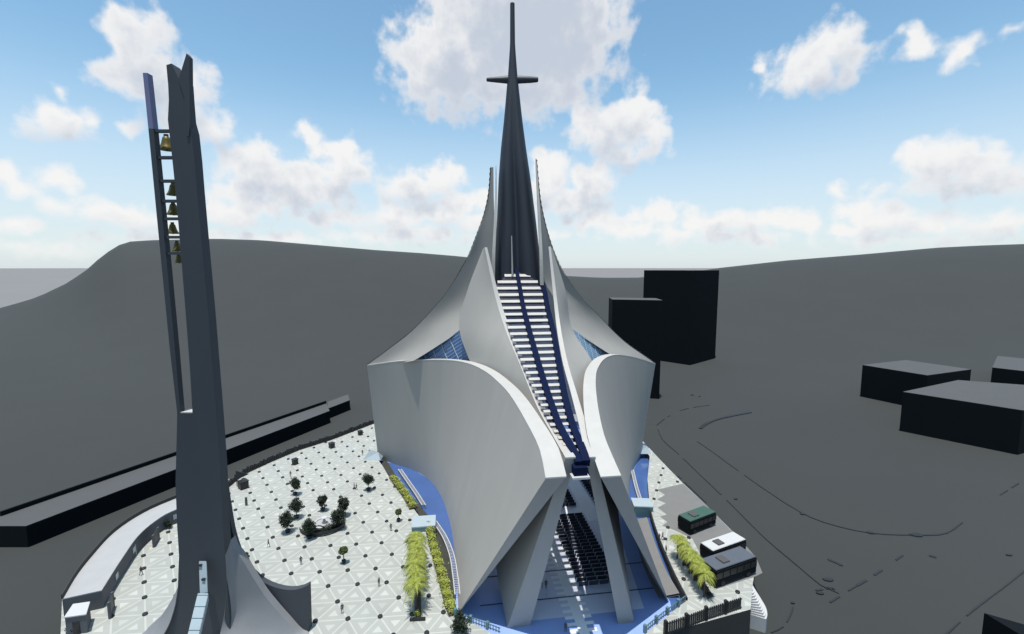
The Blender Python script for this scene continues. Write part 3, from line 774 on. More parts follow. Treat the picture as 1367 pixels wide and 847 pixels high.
# flared skirts (concave, sloping faces) left and right of the front
def skirt(topc, botc, name, label, material, back=1.2):
    N = 27; a = curve_idx(topc, N); b = curve_idx(botc, N)
    rows = []
    for i in range(N + 1):
        row = []
        for j in range(13):
            t = j / 12; p = a[i].lerp(b[i], t); sag = math.sin(math.pi * t) * .10 * (a[i] - b[i]).length
            row.append(p + V((0, .5, -.6)) * sag)
        rows.append(row)
    mb = MB(); mb.grid(rows)
    bk = [[V((p.x, max(p.y + back, a[i].y + back), p.z)) for p in rows[i]] for i in range(N + 1)]
    mb.grid(bk, flip=True); mb.grid([[r[0] for r in rows], [r[0] for r in bk]])
    mb.grid([[r[-1] for r in rows], [r[-1] for r in bk]])
    mb.grid([rows[0], bk[0]]); mb.grid([rows[-1], bk[-1]])
    o = part(name, mb, M[material], bt, smooth=40); tag(o, label)
Q = [V((-41.1,YT+1.5,16.4)), V((-40.7,YT+1.5,15.0)), P(320,742,64), P(332,762,64.3), P(345,783,64.6), P(356,799,64.8), P(381,828,65), P(400,847,65), V((-31.2,64.5,.3)), V((-30.6,63.5,0))]
E_ = [V((-41.1,YT+.03,15)), V((-41.1,YT-.01,12)), V((-41.3,YT-.03,9)), V((-41.7,YT-.08,6.4)), V((-42.1,YT-.3,4.2)), V((-42.2,YT-1.2,2.4)), V((-41.5,YT-3.2,.9)), V((-40,YT-5.5,.2)), V((-36,YT-5.5,0)), V((-32,YT-1,0))]
skirt(Q, E_, 'skirt', 'pale curved skirt spreading to the right of the base', 'skirt')
QL = [V((-47.75,YT+2,22)), V((-47.9,YT+2.6,17)), P(246,743,65), P(241,772,65), P(231.8,796,65), P(214.7,823,65), P(200,836,65), P(190,847,64.5), V((-57.2,62,0))]
EL = [V((-47.56,YT+.1,19)), V((-47.65,YT,13)), V((-48.2,YT-.1,9.5)), V((-48.9,YT-.2,6.8)), V((-49.7,YT-.3,4.6)), V((-50.8,YT-.6,2.6)), V((-51.9,YT-1.2,1.2)), V((-53,YT-2.4,.4)), V((-54.8,YT-4,0))]
skirt(QL, EL, 'skirt', 'pale curved skirt spreading to the left of the base', 'skirt')
# dark rear wing with a concave top edge
tw = [(299,640),(305,680),(311,713),(319,738),(330,757),(347,774.5),(366,784),(386,788),(400,786.5),(411.5,781.5)]
a = curve([P(u, v, 66.5) for u, v in tw], 24)
mb = MB(); rows = [[], [], [], []]
for p in a:
    for r_, q in zip(rows, (p, V((p.x - .15, 66.0, -.1)), V((p.x - .15, 67.4, -.1)), p + V((0, .9, 0)))): r_.append(q)
mb.grid(rows + [rows[0]]); mb.add([r_[-1] for r_ in rows], [(0,1,2,3)]); mb.add([r_[0] for r_ in rows], [(0,1,2,3)])
o = part('rear_wing', mb, M['tower'], bt, smooth=40)
# beams and bells in the open slot
def zv(v): return P(220, v, YT + 2).z
for v in (180, 214.5, 245, 271, 294, 318, 339):
    z = zv(v); x0 = interp(crx, z) - .3; x1 = xl(z) + .6
    mb = MB(); mb.box(((x0 + x1) / 2, YT + .45, z), (x1 - x0, .5, .36)); part('cross_beam', mb, M['tower'], bt)
for k, (u, v, s) in enumerate([(222.5,192,1.0),(231.5,254,.85),(231.5,280,.85),(230.6,306,.75),(236.5,330,.7),(239,346,.65)]):
    p = P(u, v, YT + 2.7); 
    b = thing('bell', ['largest bronze bell at the top of the tower slot', 'second bronze bell down the tower slot, under an empty gap', 'third bronze bell down, half hidden by the shaft',
        'fourth bronze bell down, seen whole against the sky', 'fifth bronze bell down, seen against the hill', 'lowest and smallest bronze bell of the tower'][k], 'bell', (p.x, p.y, p.z), 'bells hanging in the tower')
    mb = MB(); prof = [(0.02,.95),(.25,.93),(.42,.80),(.52,.45),(.62,0),(.80,-.45),(1.0,-.75),(.98,-.85),(.85,-.80)]
    mb.lathe([(r * s, z * s) for r, z in prof], n=20); o = build('bell_body', mb, M['gold'], smooth=50); o.parent = b
    mb = MB(); mb.box((0, 0, 1.08 * s), (.5 * s, .28 * s, .3 * s)); o = build('yoke', mb, M['dark']); o.parent = b
    mb = MB(); mb.tube([(0, 0, .3 * s), (0, 0, -.95 * s)], [.05, .1 * s], 8); o = build('clapper', mb, M['dark']); o.parent = b
# glazed stair canopy running down the front of the tower
gc = thing('glass_stair', 'pale cyan glazed stair canopy against the front of the bell tower', 'stair canopy', (-43, 58, 0))
def cyl_run(p0, p1, w, h, mb):
    d = (p1 - p0); s = V((w / 2, 0, 0)); u = V((0, 0, h))
    mb.add([p0 - s, p0 + s, p0 + s + u, p0 - s + u, p1 - s, p1 + s, p1 + s + u, p1 - s + u],
           [(0,1,2,3),(7,6,5,4),(0,4,5,1),(1,5,6,2),(2,6,7,3),(3,7,4,0)])
A0 = P(270.5, 748, YT - .6); A1 = P(272.5, 801, YT - 2.0); A2 = V((-41.6, 52, .8)); A1b = A1 + V((0, -.1, 0))
A0.z -= 1.0; A1.z -= .6
mb = MB(); cyl_run(A0, A1, 1.1, .9, mb); part('upper_run', mb, M['canopy'], gc, bevel=.05)
mb = MB(); cyl_run(A1b, A2, 1.5, 1.1, mb); part('lower_run', mb, M['canopy'], gc, bevel=.05)
for t, s in ((.12, -.3), (.5, .1), (.9, .35)):
    p = A0.lerp(A1, t) + V((s, -.0, .95)); mb = MB(); mb.box(p, (.45, .5, .25)); part('vent', mb, M['dark'], gc)
mb = MB(); 
for i in range(9):
    p = A1b.lerp(A2, (i + .2) / 9) + V((0, 0, 1.12)); mb.box(p, (1.56, .07, .07))
part('glazing_bar', mb, M['teal'], gc)

# ------------------------------------------------------------ plants
def leaves(mb, c, rad, n, size, rng, clump=9):
    cs = []
    for _ in range(clump):
        d = V((rng.gauss(0, 1), rng.gauss(0, 1), rng.gauss(0, 1))).normalized() * (rng.random() ** .5) * .78
        cs.append(V((d.x * rad[0], d.y * rad[1], d.z * rad[2])))
    for _ in range(n):
        k = rng.choice(cs); d = V((rng.gauss(0, 1), rng.gauss(0, 1), rng.gauss(0, 1))).normalized() * rng.random() ** .4 * .45
        p = V(c) + k + V((d.x * rad[0], d.y * rad[1], d.z * rad[2]))
        a = V((rng.uniform(-1, 1), rng.uniform(-1, 1), rng.uniform(-.6, .6))).normalized(); b = a.cross(V((rng.uniform(-1, 1), rng.uniform(-1, 1), rng.uniform(-1, 1)))).normalized()
        s = size * rng.uniform(.6, 1.3)
        mb.add([p - a * s, p + b * s * .45, p + a * s, p - b * s * .45], [(0, 1, 2, 3)])
def globe_tree(loc, r, trunk, label, group, seed, leaf='leafdark', potr=.55, name='potted_tree'):
    rng = random.Random(seed)
    t = thing(name, label, 'tree', loc, group, rng.uniform(0, 6))
    mb = MB(); mb.lathe([(potr * .75, 0), (potr, .55), (potr * 1.05, .6), (potr * .9, .6), (potr * .88, .5)], n=14)
    o = build('pot', mb, M['pot'], smooth=40); o.parent = t
    mb = MB(); mb.tube([(0, 0, .4), (.03, 0, trunk * .6), (-.02, .03, trunk + r * .3)], [.11, .09, .05], 7)
    for k in range(5):
        a = k * 1.256; mb.tube([(0, 0, trunk * .85), (.45 * r * math.cos(a), .45 * r * math.sin(a), trunk + r * .6)], [.05, .02], 5)
    o = build('trunk', mb, M['bark'], smooth=50); o.parent = t
    mb = MB(); leaves(mb, (0, 0, trunk + r * .9), (r, r, r * 1.12), 2600, .17, rng, 26)
    o = build('crown', mb, M[leaf], recalc=False); o.parent = t
    return t
TG = 'potted round trees on the plaza'
for k, (u, v, r, tr, lb) in enumerate([
        (394,661,1.45,1.6,'dark round potted tree farthest back on the left of the fountain'),
        (396,692,1.55,1.6,'dark round potted tree behind the leftmost one near the fountain'),
        (384.5,711,1.6,1.6,'leftmost dark round potted tree beside the fountain ring'),
        (431,682,1.2,1.5,'slim dark potted tree directly behind the fountain'),
        (459,689,1.45,1.6,'dark potted tree behind and right of the fountain'),
        (451.5,707,1.6,1.6,'dark potted tree at the right end of the fountain benches'),
        (413,719,1.5,1.5,'dark potted tree in front of the fountain on the left'),
        (492,655,1.5,1.6,'lone dark potted tree near the shaded back of the plaza')]):
    globe_tree(G(u, v), r, tr, lb, TG, 20 + k)
for k, (u, v, r, tr, lf, lb) in enumerate([
        (532,696,.65,1.6,'leafmid','small slim potted tree near the left canopy box'),
        (459,752,.75,1.9,'leafmid','small slim olive potted tree alone on open paving'),
        (328,757,.65,1.5,'leafmid','small sparse tree beside the bell tower')]):
    globe_tree(G(u, v), r, tr, lb, 'slim young trees on the plaza', 50 + k, lf, .4, 'young_tree')
# dark bush at the foot of the left shell
t = thing('bush', 'dense dark green bush at the foot of the left shell', 'bush', G(614, 845)); rng = random.Random(3)
mb = MB(); leaves(mb, (0, 0, 1.7), (1.5, 1.5, 1.7), 2200, .17, rng, 26); o = build('foliage', mb, M['leafdark'], recalc=False); o.parent = t
mb = MB(); mb.tube([(0, 0, 0), (.05, 0, 1.6)], [.12, .06], 7); o = build('stem', mb, M['bark']); o.parent = t
t = thing('bush', 'small dark shrub against the curved annex wall', 'bush', G(224.5, 706)); rng = random.Random(5)
mb = MB(); leaves(mb, (0, 0, 1.0), (.8, .8, 1.0), 700, .14, rng, 12); o = build('foliage', mb, M['leafdark'], recalc=False); o.parent = t
t = thing('bush', 'dark shrub in front of the white box beside the annex', 'bush', G(94, 846)); rng = random.Random(6)
mb = MB(); leaves(mb, (0, 0, .6), (.9, .6, .6), 500, .14, rng, 12); o = build('foliage', mb, M['leafdark'], recalc=False); o.parent = t
# palms
def palm(loc, h, r, label, group, seed):
    rng = random.Random(seed); t = thing('palm_tree', label, 'palm', loc, group, rng.uniform(0, 6))
    mb = MB(); mb.tube([(0, 0, 0), (.05, .03, h * .5), (0, 0, h)], [.17, .12, .10], 8); o = build('trunk', mb, M['bark'], smooth=50); o.parent = t
    mb = MB()
    for k in range(48):
        a = rng.uniform(0, 6.283); e0 = rng.uniform(.1, 1.25); L = r * rng.uniform(.85, 1.15); d = V((math.cos(a), math.sin(a), 0)); sd_ = V((-d.y, d.x, 0))
        pts = []
        for i in range(8):
            s = i / 7; pts.append(V((0, 0, h)) + d * (L * s * math.cos(e0 * (1 - s * .4))) + V((0, 0, L * (math.sin(e0) * s - .95 * s * s))))
        for i in range(7):
            p, q = pts[i], pts[i + 1]; w = .50 * math.sin(math.pi * min(1, .18 + (i + .5) / 8.5))
            for sg in (-1, 1):
                tip = (p + q) / 2 + (q - p) * .9 + sd_ * sg * w - V((0, 0, .16))
                tip2 = (p * .5 + q * .5) + (q - p) * .35 + sd_ * sg * w - V((0, 0, .12))
                mb.add([p, p.lerp(q, .42), tip2], [(0, 1, 2)]); mb.add([p.lerp(q, .5), p.lerp(q, .92), tip], [(0, 1, 2)])
            mb.add([p + sd_ * .03, q + sd_ * .02, q - sd_ * .02, p - sd_ * .03], [(0, 1, 2, 3)])
    o = build('crown', mb, M['leafyel'], recalc=False); o.parent = t
lab = ['nearest','second','third','fourth','fifth','sixth','farthest']
for k, v in enumerate((779, 766, 754, 743, 733, 724, 716)):
    p = G(555.5 + (0.8 if k % 2 else -.8), v, 5.0); palm((p.x, p.y, 0), 5.0, 2.3, '%s yellow-green palm in the row left of the left shell' % lab[k], 'palms in the left row', 80 + k)
lab = ['nearest','second','third','fourth','fifth','farthest']
for k, (u, v) in enumerate([(941,766),(935,756),(928,746),(921,737),(913,727),(905,718)]):
    p = G(u, v, 4.2); palm((p.x, p.y, 0), 4.2, 1.9, '%s yellow-green palm in the row beside the coaches' % lab[k], 'palms beside the coaches', 110 + k)
# planting strips
def hedge(pts, w, h, label, seed, leaf='leafyel', n=2600, soil=True):
    rng = random.Random(seed); c = curve(pts, 20); t = thing('hedge', label, 'hedge', c[0]); base = V(t.location)
    mb = MB()
    L = []
    for p, q in zip(c, c[1:]): L.append((p, q))
    for _ in range(n):
        p, q = rng.choice(L); s = p.lerp(q, rng.random()); d = (q - p).normalized(); nn = V((-d.y, d.x, 0))
        off = rng.gauss(0, .28) * w; lump = .6 + .4 * math.sin((s.x + s.y) * 2.1) * math.sin(s.y * .9)
        pos = s + nn * off + V((0, 0, h * rng.random() ** .6 * (1 - min(1, abs(off / w)) ** 2) * lump + .1)) - base
        a = V((rng.uniform(-1, 1), rng.uniform(-1, 1), rng.uniform(-.3, .8))).normalized(); b = a.cross(V((0, 0, 1))).normalized(); z = rng.uniform(.10, .26)
        mb.add([pos - a * z, pos + b * z * .4, pos + a * z, pos - b * z * .4], [(0, 1, 2, 3)])
    o = build('foliage', mb, M[leaf], recalc=False); o.parent = t
    mb = MB(); rows = [[], [], [], []]
    for i, p in enumerate(c):
        d = (c[min(i+1, 20)] - c[max(i-1, 0)]).normalized(); nn = V((-d.y, d.x, 0)) * w * .55
        for r_, q in zip(rows, (p - nn, p - nn + V((0,0,.22)), p + nn + V((0,0,.22)), p + nn)): r_.append(q - base)
    mb.grid(rows + [rows[0]]); mb.add([r_[0] for r_ in rows], [(0,1,2,3)]); mb.add([r_[-1] for r_ in rows], [(3,2,1,0)])
    o = build('planter_bed', mb, M['soil']); o.parent = t
hedge([G(572,703), G(578,728), G(586,757), G(594,785), G(600,808), G(606,822)], 1.5, 1.5, 'long yellow-green hedge between the palms and the left shell', 1, n=3600)
hedge([G(524,638), G(533,650), G(543,664), G(552,680)], 1.7, 1.3, 'yellow-green hedge behind the left canopy box', 2, n=2200)
mb = MB(); a = G(547, 829); b = G(568, 828); mb.slab(a, b, .45, .4); top('bench', mb, M['dark'], 'low dark bench at the near end of the left palm row', 'bench', bevel=.03)
t = thing('bush', 'small yellow-green bush behind the low dark bench', 'bush', G(558, 824)); rng = random.Random(9)
mb = MB(); leaves(mb, (0, 0, .6), (.7, .6, .6), 400, .16, rng, 9); o = build('foliage', mb, M['leafyel'], recalc=False); o.parent = t
mb = MB(); mb.tube([(0, 0, 0), (0, 0, .6)], [.06, .03], 6); o = build('stem', mb, M['bark']); o.parent = t
# dark soil bed under the palms
for pts, nm, lb in (([G(553.5,822), G(562.5,821), G(559,720), G(554,720)], 'planting_bed', 'dark soil bed under the left palms'), ([G(945,800), G(953,797), G(909,732), G(903,735)], 'planting_bed', 'dark soil bed under the palms beside the coaches')):
    mb = MB(); mb.prism([(p.x, p.y) for p in pts], .004, .12); top(nm, mb, M['soil'], lb, None, None, 'structure')

# ------------------------------------------------------------ fountain ring
c0 = G(433, 700); ft = thing('fountain', 'round white fountain ringed by dark curved benches', 'fountain', c0)
mb = MB(); mb.lathe([(2.3, 0), (2.3, .45), (2.0, .45), (2.0, .25), (.01, .25)], n=40); o = build('basin', mb, M['white'], smooth=30); o.parent = ft
mb = MB(); mb.lathe([(1.95, .26), (1.95, .30), (.01, .31)], n=40); o = build('water', mb, M['annexroof'], smooth=30); o.parent = ft
mb = MB(); mb.lathe([(.5, .25), (.35, .7), (.18, 1.2), (.6, 1.5), (.65, 1.6), (.1, 1.65)], n=20); o = build('jet_bowl', mb, M['white'], smooth=30); o.parent = ft
def arcwall(c, r0, r1, a0, a1, z0, z1, mb, n=24):
    rows = [[], [], [], []]
    for i in range(n + 1):
        a = R(a0 + (a1 - a0) * i / n); d = V((math.cos(a), math.sin(a), 0))
        for r_, (r, z) in zip(rows, ((r0, z0), (r1, z0), (r1, z1), (r0, z1))): r_.append(V(c) + d * r + V((0, 0, z)))
    mb.grid(rows + [rows[0]]); mb.add([r_[0] for r_ in rows], [(0,1,2,3)]); mb.add([r_[-1] for r_ in rows], [(3,2,1,0)])
for r0, a0, a1, lb in ((3.3, 200, 350, 'inner'), (4.5, 215, 350, 'outer')):
    b_ = thing('curved_bench', '%s dark curved bench in front of the fountain' % lb, 'bench', c0)
    mb = MB(); arcwall((0,0,0), r0, r0 + .55, a0, a1, .35, .45, mb, 30); o = build('seat', mb, M['dark']); o.parent = b_
    mb = MB(); arcwall((0,0,0), r0 + .45, r0 + .55, a0, a1, .46, .95, mb, 30); o = build('backrest', mb, M['dark']); o.parent = b_
    for a in range(a0 + 5, a1, 25):
        mb = MB(); mb.box(((r0 + .28) * math.cos(R(a)), (r0 + .28) * math.sin(R(a)), .175), (.35, .12, .345), R(a)); o = build('leg', mb, M['dark']); o.parent = b_
t = thing('hedge', 'dark curved hedge around the front of the fountain', 'hedge', c0); rng = random.Random(12); mb = MB()
for _ in range(4200):
    a = R(rng.uniform(195, 385)); r = 3.95 + rng.gauss(0, .28) if rng.random() < .5 else 2.9 + rng.gauss(0, .12)
    w_ = 1.0 + .5 * math.sin(a * 5)
    pos = V((r * math.cos(a), r * math.sin(a), rng.random() * 1.0 * w_)); aa = V((rng.uniform(-1, 1), rng.uniform(-1, 1), rng.uniform(-1, 1))).normalized(); b = aa.cross(V((.3, .2, 1))).normalized()
    z = rng.uniform(.08, .2); mb.add([pos - aa * z, pos + b * z * .5, pos + aa * z, pos - b * z * .5], [(0, 1, 2, 3)])
o = build('foliage', mb, M['leafdark'], recalc=False); o.parent = t
# two dark hoop arches in the ring
mb = MB(); mb.tube([V((1.5*math.cos(R(a)), -2.7, 1.2*math.sin(R(a)))) + c0 for a in range(0, 181, 12)], .12, 6)
top('hoop', mb, M['dark'], 'dark metal hoop arching over the front of the fountain', 'arch')

# ------------------------------------------------------------ lattice markers
def inside(p, poly):
    x, y = p; r = False; j = len(poly) - 1
    for i in range(len(poly)):
        xi, yi = poly[i]; xj, yj = poly[j]
        if (yi > y) != (yj > y) and x < (xj - xi) * (y - yi) / (yj - yi) + xi: r = not r
        j = i
    return r
def proj(p):
    d = V(p) - V((0, 0, CH)); fy = d.y * math.cos(PITCH) - d.z * math.sin(PITCH); uy = d.y * math.sin(PITCH) + d.z * math.cos(PITCH)
    return 683.5 + FPX * d.x / fy, 423.5 - FPX * uy / fy
jagp = [(G(u, v).x, G(u, v).y) for u, v in jag]
mk = None; holep = hole
annex_poly = []
OUTA = [(83,801),(100,772),(118.7,747.6),(153,711),(194.5,684),(243,663),(275,650)]
INA = [(138,812),(165,767),(189.6,731.7),(221,706),(247,694),(275,681)]
annex_poly = [tuple(G(u, v, 3)[:2]) for u, v in OUTA] + [tuple(G(u, v)[:2]) for u, v in INA[::-1]]
avoid = [G(u, v) for u, v in [(433,700),(394,661),(396,692),(384.5,711),(459,689),(451.5,707),(413,719)]]
for i in range(-25, 22):
    for j in range(-6, 26):
        x = LA[0] + E1[0] * i + E2[0] * j; y = LA[1] + E1[1] * i + E2[1] * j
        if not inside((x, y), outer) or inside((x, y), hole) or inside((x, y), annex_poly) or inside((x, y), jagp): continue
        if min(math.hypot(x - q.x, y - q.y) for q in avoid) < 1.2 or math.hypot(x - c0.x, y - c0.y) < 4.8: continue
        if -62 < x < -38 and y < 67.5: continue
        u, v = proj((x, y, 0))
        if not (-10 < u < 1377 and 0 < v < 856): continue
        if x > 25 and y < 72: continue
        if mk is None:
            mb = MB(); mb.lathe([(.40, 0), (.40, .22), (.34, .28), (.01, .30)], n=12)
            mk = build('floor_lamp', mb, M['dark'], smooth=40); o = mk
        else: o = mk.copy(); COL.objects.link(o)
        o.location = (x, y, 0)
        tag(o, 'low black round lamp standing where paving lines cross', 'lamp', 'low lamps at the paving joints')

# ------------------------------------------------------------ annex, fences, canopies
an = thing('annex', 'low curved annex with a pale flat roof along the left plaza edge', 'building', G(140, 790))
oa = [G(u, v, 3) for u, v in OUTA]; ia = [G(u, v) for u, v in INA]
oc = curve(oa, 24); ic = curve([V((p.x, p.y, 3)) for p in ia], 24)
ic2 = []
for i, p in enumerate(ic):   # the inner wall is faceted
    ic2.append(p)
mb = MB(); rows = [[p for p in oc], [p for p in ic2]]
rows2 = [[V((p.x, p.y, -6)) for p in oc], [V((p.x, p.y, 0)) for p in ic2]]
mb.grid([rows2[0], rows[0]]); mb.grid([rows[1], rows2[1]])
for k in (0, -1): mb.add([rows2[0][k], rows[0][k], rows[1][k], rows2[1][k]], [(0,1,2,3)])
part('wall', mb, M['annexwall'], an, recalc=True)
mb = MB(); e = V((0, 0, .15))
mb.grid([[p + e for p in oc], [p + e for p in ic2]]); mb.grid([[p + V((0,0,.002)) for p in oc], [p + e for p in oc]]); mb.grid([[p + V((0,0,.002)) for p in ic2], [p + e for p in ic2]])
for k in (0, -1): mb.add([oc[k], oc[k] + e, ic2[k] + e, ic2[k]], [(0,1,2,3)])
part('roof', mb, M['annexroof'], an)
mb = MB()
for p, q in zip(oc, oc[1:]): mb.slab(p, q, .75, .18, 3.16)
part('parapet', mb, M['darkstone'], an)
for t in (.18, .42, .80):
    x = t * 24; i = int(x); p, q = ic2[i], ic2[i + 1]; m_ = (p + q) / 2; d = (q - p).normalized(); nn = V((d.y, -d.x, 0))
    if nn.x < 0: nn = -nn
    mb = MB(); mb.box(m_ + nn * .08 + V((0, 0, -1.4)), (min(2.4, (q - p).length * .8), .08, 1.0), math.atan2(d.y, d.x)); part('window', mb, M['canopy'], an)
# white box hut
A = G(88, 846); hut = thing('hut', 'small white-roofed box hut at the near end of the annex', 'hut', (A.x + 1.3, A.y + .8, 0))
hp = [G(86.5,825,3.0), G(98,808,3.0), G(119.5,805,3.0), G(114.5,821,3.0)]
mb = MB(); mb.prism([(p.x, p.y) for p in hp], -.05, 2.98); part('wall', mb, M['annexwall'], hut)
cc = sum(hp, V()) / 4; mb = MB(); mb.prism([tuple(((p - cc) * 1.06 + cc)[:2]) for p in hp], 2.985, 3.15); part('roof', mb, M['white'], hut)
mb = MB(); d = (hp[3] - hp[0]).normalized(); m_ = (hp[0] + hp[3]) / 2; mb.box((m_.x, m_.y - .05, 1.05), (.9, .08, 2.1), math.atan2(d.y, d.x)); part('door', mb, M['dark'], hut)
def panel(uv0, uv1, h, label, frame='white'):
    a, b = G(*uv0), G(*uv1); t = thing('notice_board', label, 'board', (a + b) / 2); t.location.z = 0
    mb = MB(); mb.slab(a, b, h, .25, .15); part('board', mb, M['dark'], t)
    for p in (a, b):
        mb = MB(); mb.box((p.x, p.y, h / 2 + .1), (.3, .34, h + .2)); part('post', mb, M[frame], t)
panel((205.5,731), (212,720), 2.4, 'dark upright board standing before the curved annex wall', 'annexwall')
panel((147,826), (151.5,812), 2.6, 'dark upright board near the end of the annex', 'annexwall')
mb = MB(); p = G(181.5, 741); mb.tube([p, p + V((0,0,2.2))], [.14, .10], 8); top('post', mb, M['white'], 'thin pale post beside the annex wall', 'post')
mb = MB(); p = G(329, 675); mb.box(p + V((0,0,1.0)), (.5, .3, 2.0)); top('post', mb, M['annexwall'], 'grey slab post on the back left paving', 'post', bevel=.04)
def fence(pts, h, step, label, name='fence', posts='dark', m1='dark', z0=0, spiky=False, group=None, inf=.10, gap=.55):
    t = thing(name, label, 'fence', V((pts[0].x, pts[0].y, z0)), group); rng = random.Random(int(h * 100) + len(pts))
    L = [0]
    for a, b in zip(pts, pts[1:]): L.append(L[-1] + (b - a).length)
    def at(s):
        for i in range(len(pts) - 1):
            if s <= L[i + 1] + 1e-6:
                return pts[i].lerp(pts[i + 1], (s - L[i]) / (L[i + 1] - L[i])), (pts[i + 1] - pts[i]).normalized()
        return pts[-1], (pts[-1] - pts[-2]).normalized()
    mb = MB(); s = 0
    while s < L[-1]:
        p, d = at(s); hh = h * (rng.uniform(.75, 1.25) if spiky else 1)
        mb.box(V((p.x, p.y, z0 + hh / 2)), (inf, inf, hh), math.atan2(d.y, d.x)); s += gap
    for a, b in zip(pts, pts[1:]):
        mb.slab(a, b, .12, .1, z0 + h * .82); mb.slab(a, b, .12, .1, z0 + .2)
    part('railing', mb, M[m1], t)
    k = 0; s = 0
    while s <= L[-1] + .01 and k < 60:
        p, d = at(s); mb = MB(); mb.box(V((p.x, p.y, z0 + h * .6)), (.45, .45, h * 1.2), math.atan2(d.y, d.x)); part('post', mb, M[posts], t); s += step; k += 1
    return t
bl = [G(300,655), G(325,634), G(362,617), G(400,601), G(440,588.5), G(470,577), G(500,565.5)]
fence(bl, 1.5, 5.2, 'long dark spiked fence along the back left plaza edge', m1='darkstone', spiky=True, inf=.35, gap=.6)
mb = MB()
for a, b in zip(bl, bl[1:]): mb.slab(a + V((-.5,.5,0)), b + V((-.5,.5,0)), 1.3, .5, 0)
top('parapet_wall', mb, M['darkstone'], 'low dark wall behind the spiked fence at the back left', 'wall')
for k, (u, v, w, h, lb) in enumerate([(325,652,1.9,1.9,'largest dark cube kiosk on the back left fence line near the tower'), (394,620,1.3,1.5,'dark cube kiosk halfway along the back left fence'), (443,598,1.4,1.5,'dark cube kiosk two thirds along the back left fence'), (481,581,1.2,1.4,'dark cube kiosk nearest the cathedral on the back left fence')]):
    p = G(u, v); t = thing('kiosk', lb, 'kiosk', (p.x, p.y, 0), 'dark cube kiosks on the back left fence', R(-38))
    mb = MB(); mb.box((0, 0, h / 2), (w, w, h)); o = build('body', mb, M['dark'], bevel=.06); o.parent = t
    mb = MB(); mb.box((0, 0, h + .07), (w + .2, w + .2, .13)); o = build('roof', mb, M['dark']); o.parent = t
p = G(322, 650); mb = MB(); q = [V((p.x-1.2,p.y,1.8)), V((p.x+2.0,p.y+.3,3.2)), V((p.x-1.2,p.y,4.2))]
mb.add(q + [x + V((0,.2,0)) for x in q], [(0,1,2),(5,4,3),(0,1,4,3),(1,2,5,4),(2,0,3,5)]); mb.tube([V((p.x-1.1,p.y+.1,0)), V((p.x-1.1,p.y+.1,4.2))], .1, 6)
top('flag', mb, M['dark'], 'dark triangular pennant above the back left fence', 'flag')
fr = [G(888,848), G(915,838.5), G(940,829), G(966,820.5), G(990,812.5)]
fence(fr, 2.0, 4.0, 'dark picket fence along the front right plaza edge', m1='darkstone', gap=.42, inf=.2)
# glass rails at the front edge of the floor
fence([G(861,845), G(884,826), G(915,803)], 1.1, 3.0, 'teal glass railing on the front right edge of the blue floor', 'glass_railing', 'teal', 'teal', gap=.5)
fence([G(608,822), G(627,831), G(652,840), G(668,846)], 1.0, 3.0, 'teal glass railing on the front left edge of the blue floor', 'glass_railing', 'teal', 'teal', gap=.5)
# white balustrades along the sunken pool
def balustrade(pts, label, w=.9, name='balustrade', z=0.0, m='white'):
    c = curve(pts, 26); t = thing(name, label, 'balustrade', V((c[0].x, c[0].y, z)))
    for k in (0, 1):
        mb = MB(); mb.tube([p + V((k * w, 0, z + 1.0)) for p in c], .11, 6); part('handrail', mb, M[m], t)
    mb = MB()
    for i in range(0, 26):
        for f in (0, .5):
            p = c[i].lerp(c[i + 1], f)
            for k in (0, 1): mb.box(p + V((k * w, 0, z + .5)), (.08, .08, 1.0))
            mb.box(p + V((w / 2, 0, z + .95)), (w, .10, .06))
    part('baluster', mb, M[m], t)
balustrade([V((-32.0,125.3,FZ)), V((-27.8,117.5,FZ)), V((-24.3,111,FZ)), V((-21.5,105.5,FZ))], 'white curved balustrade behind the left canopy box', z=0)
balustrade([V((-17.8,98.5,FZ)), V((-14.6,92.3,FZ)), V((-12.3,86,FZ)), V((-10.9,80,FZ)), V((-9.9,75,FZ))], 'white curved balustrade in front of the left canopy box', z=0)
balustrade([V((33.4,125,FZ)), V((32,116,FZ)), V((31,108,FZ))], 'pale balustrade behind the right canopy box', w=.7, z=0)
# right walkway strip with dark channel
mb = MB(); rp = [(28.9,75.5),(28.6,82),(29.4,92),(30.4,100.3)]
c = curve([V((x, y, 0)) for x, y in rp], 16); rows = [[p + V((-3.3, 0, -1.35)) for p in c], [p + V((.35, 0, -.6)) for p in c]]
mb.grid(rows); mb.grid([[p + V((0,0,-.4)) for p in r] for r in rows], flip=True)
top('ramp', mb, M['bay'], 'sloping grey ramp beside the sunken right edge', None, None, 'structure')
mb = MB(); c = curve([V((x, y, 0)) for x, y in hole[2:7]], 16); rows = [[p + V((.0,0,.0)) for p in c], [p + V((.28,0,0)) for p in c], [p + V((.28,0,.5)) for p in c], [p + V((0,0,.5)) for p in c]]
mb.grid(rows + [rows[0]]); top('kerb', mb, M['dark'], 'dark raised kerb along the right edge of the sunken floor', None, None, 'structure')
def canopy(uvz, w, d, h, rz, label):
    p = uvz; t = thing('canopy_box', label, 'canopy', (p.x, p.y, FZ), 'pale glass entrance canopies', rz)
    mb = MB(); mb.box((0, 0, h + 1.4), (w, d, .3)); o = build('roof', mb, M['canopy'], bevel=.04); o.parent = t
    for sx, sy, sw, sdp in ((0, -d/2 + .06, w - .1, .1), (0, d/2 - .06, w - .1, .1), (-w/2 + .06, 0, .1, d - .3), (w/2 - .06, 0, .1, d - .3)):
        mb = MB(); mb.box((sx, sy, (h + 1.24) / 2), (sw, sdp, h + 1.23)); o = build('glass_wall', mb, M['teal'] if sy else M['canopy']); o.parent = t
canopy(G(566,697,1.0), 5.0, 4.4, 1.2, R(8), 'pale cyan canopy box bridging the sunken strip left of the left shell')
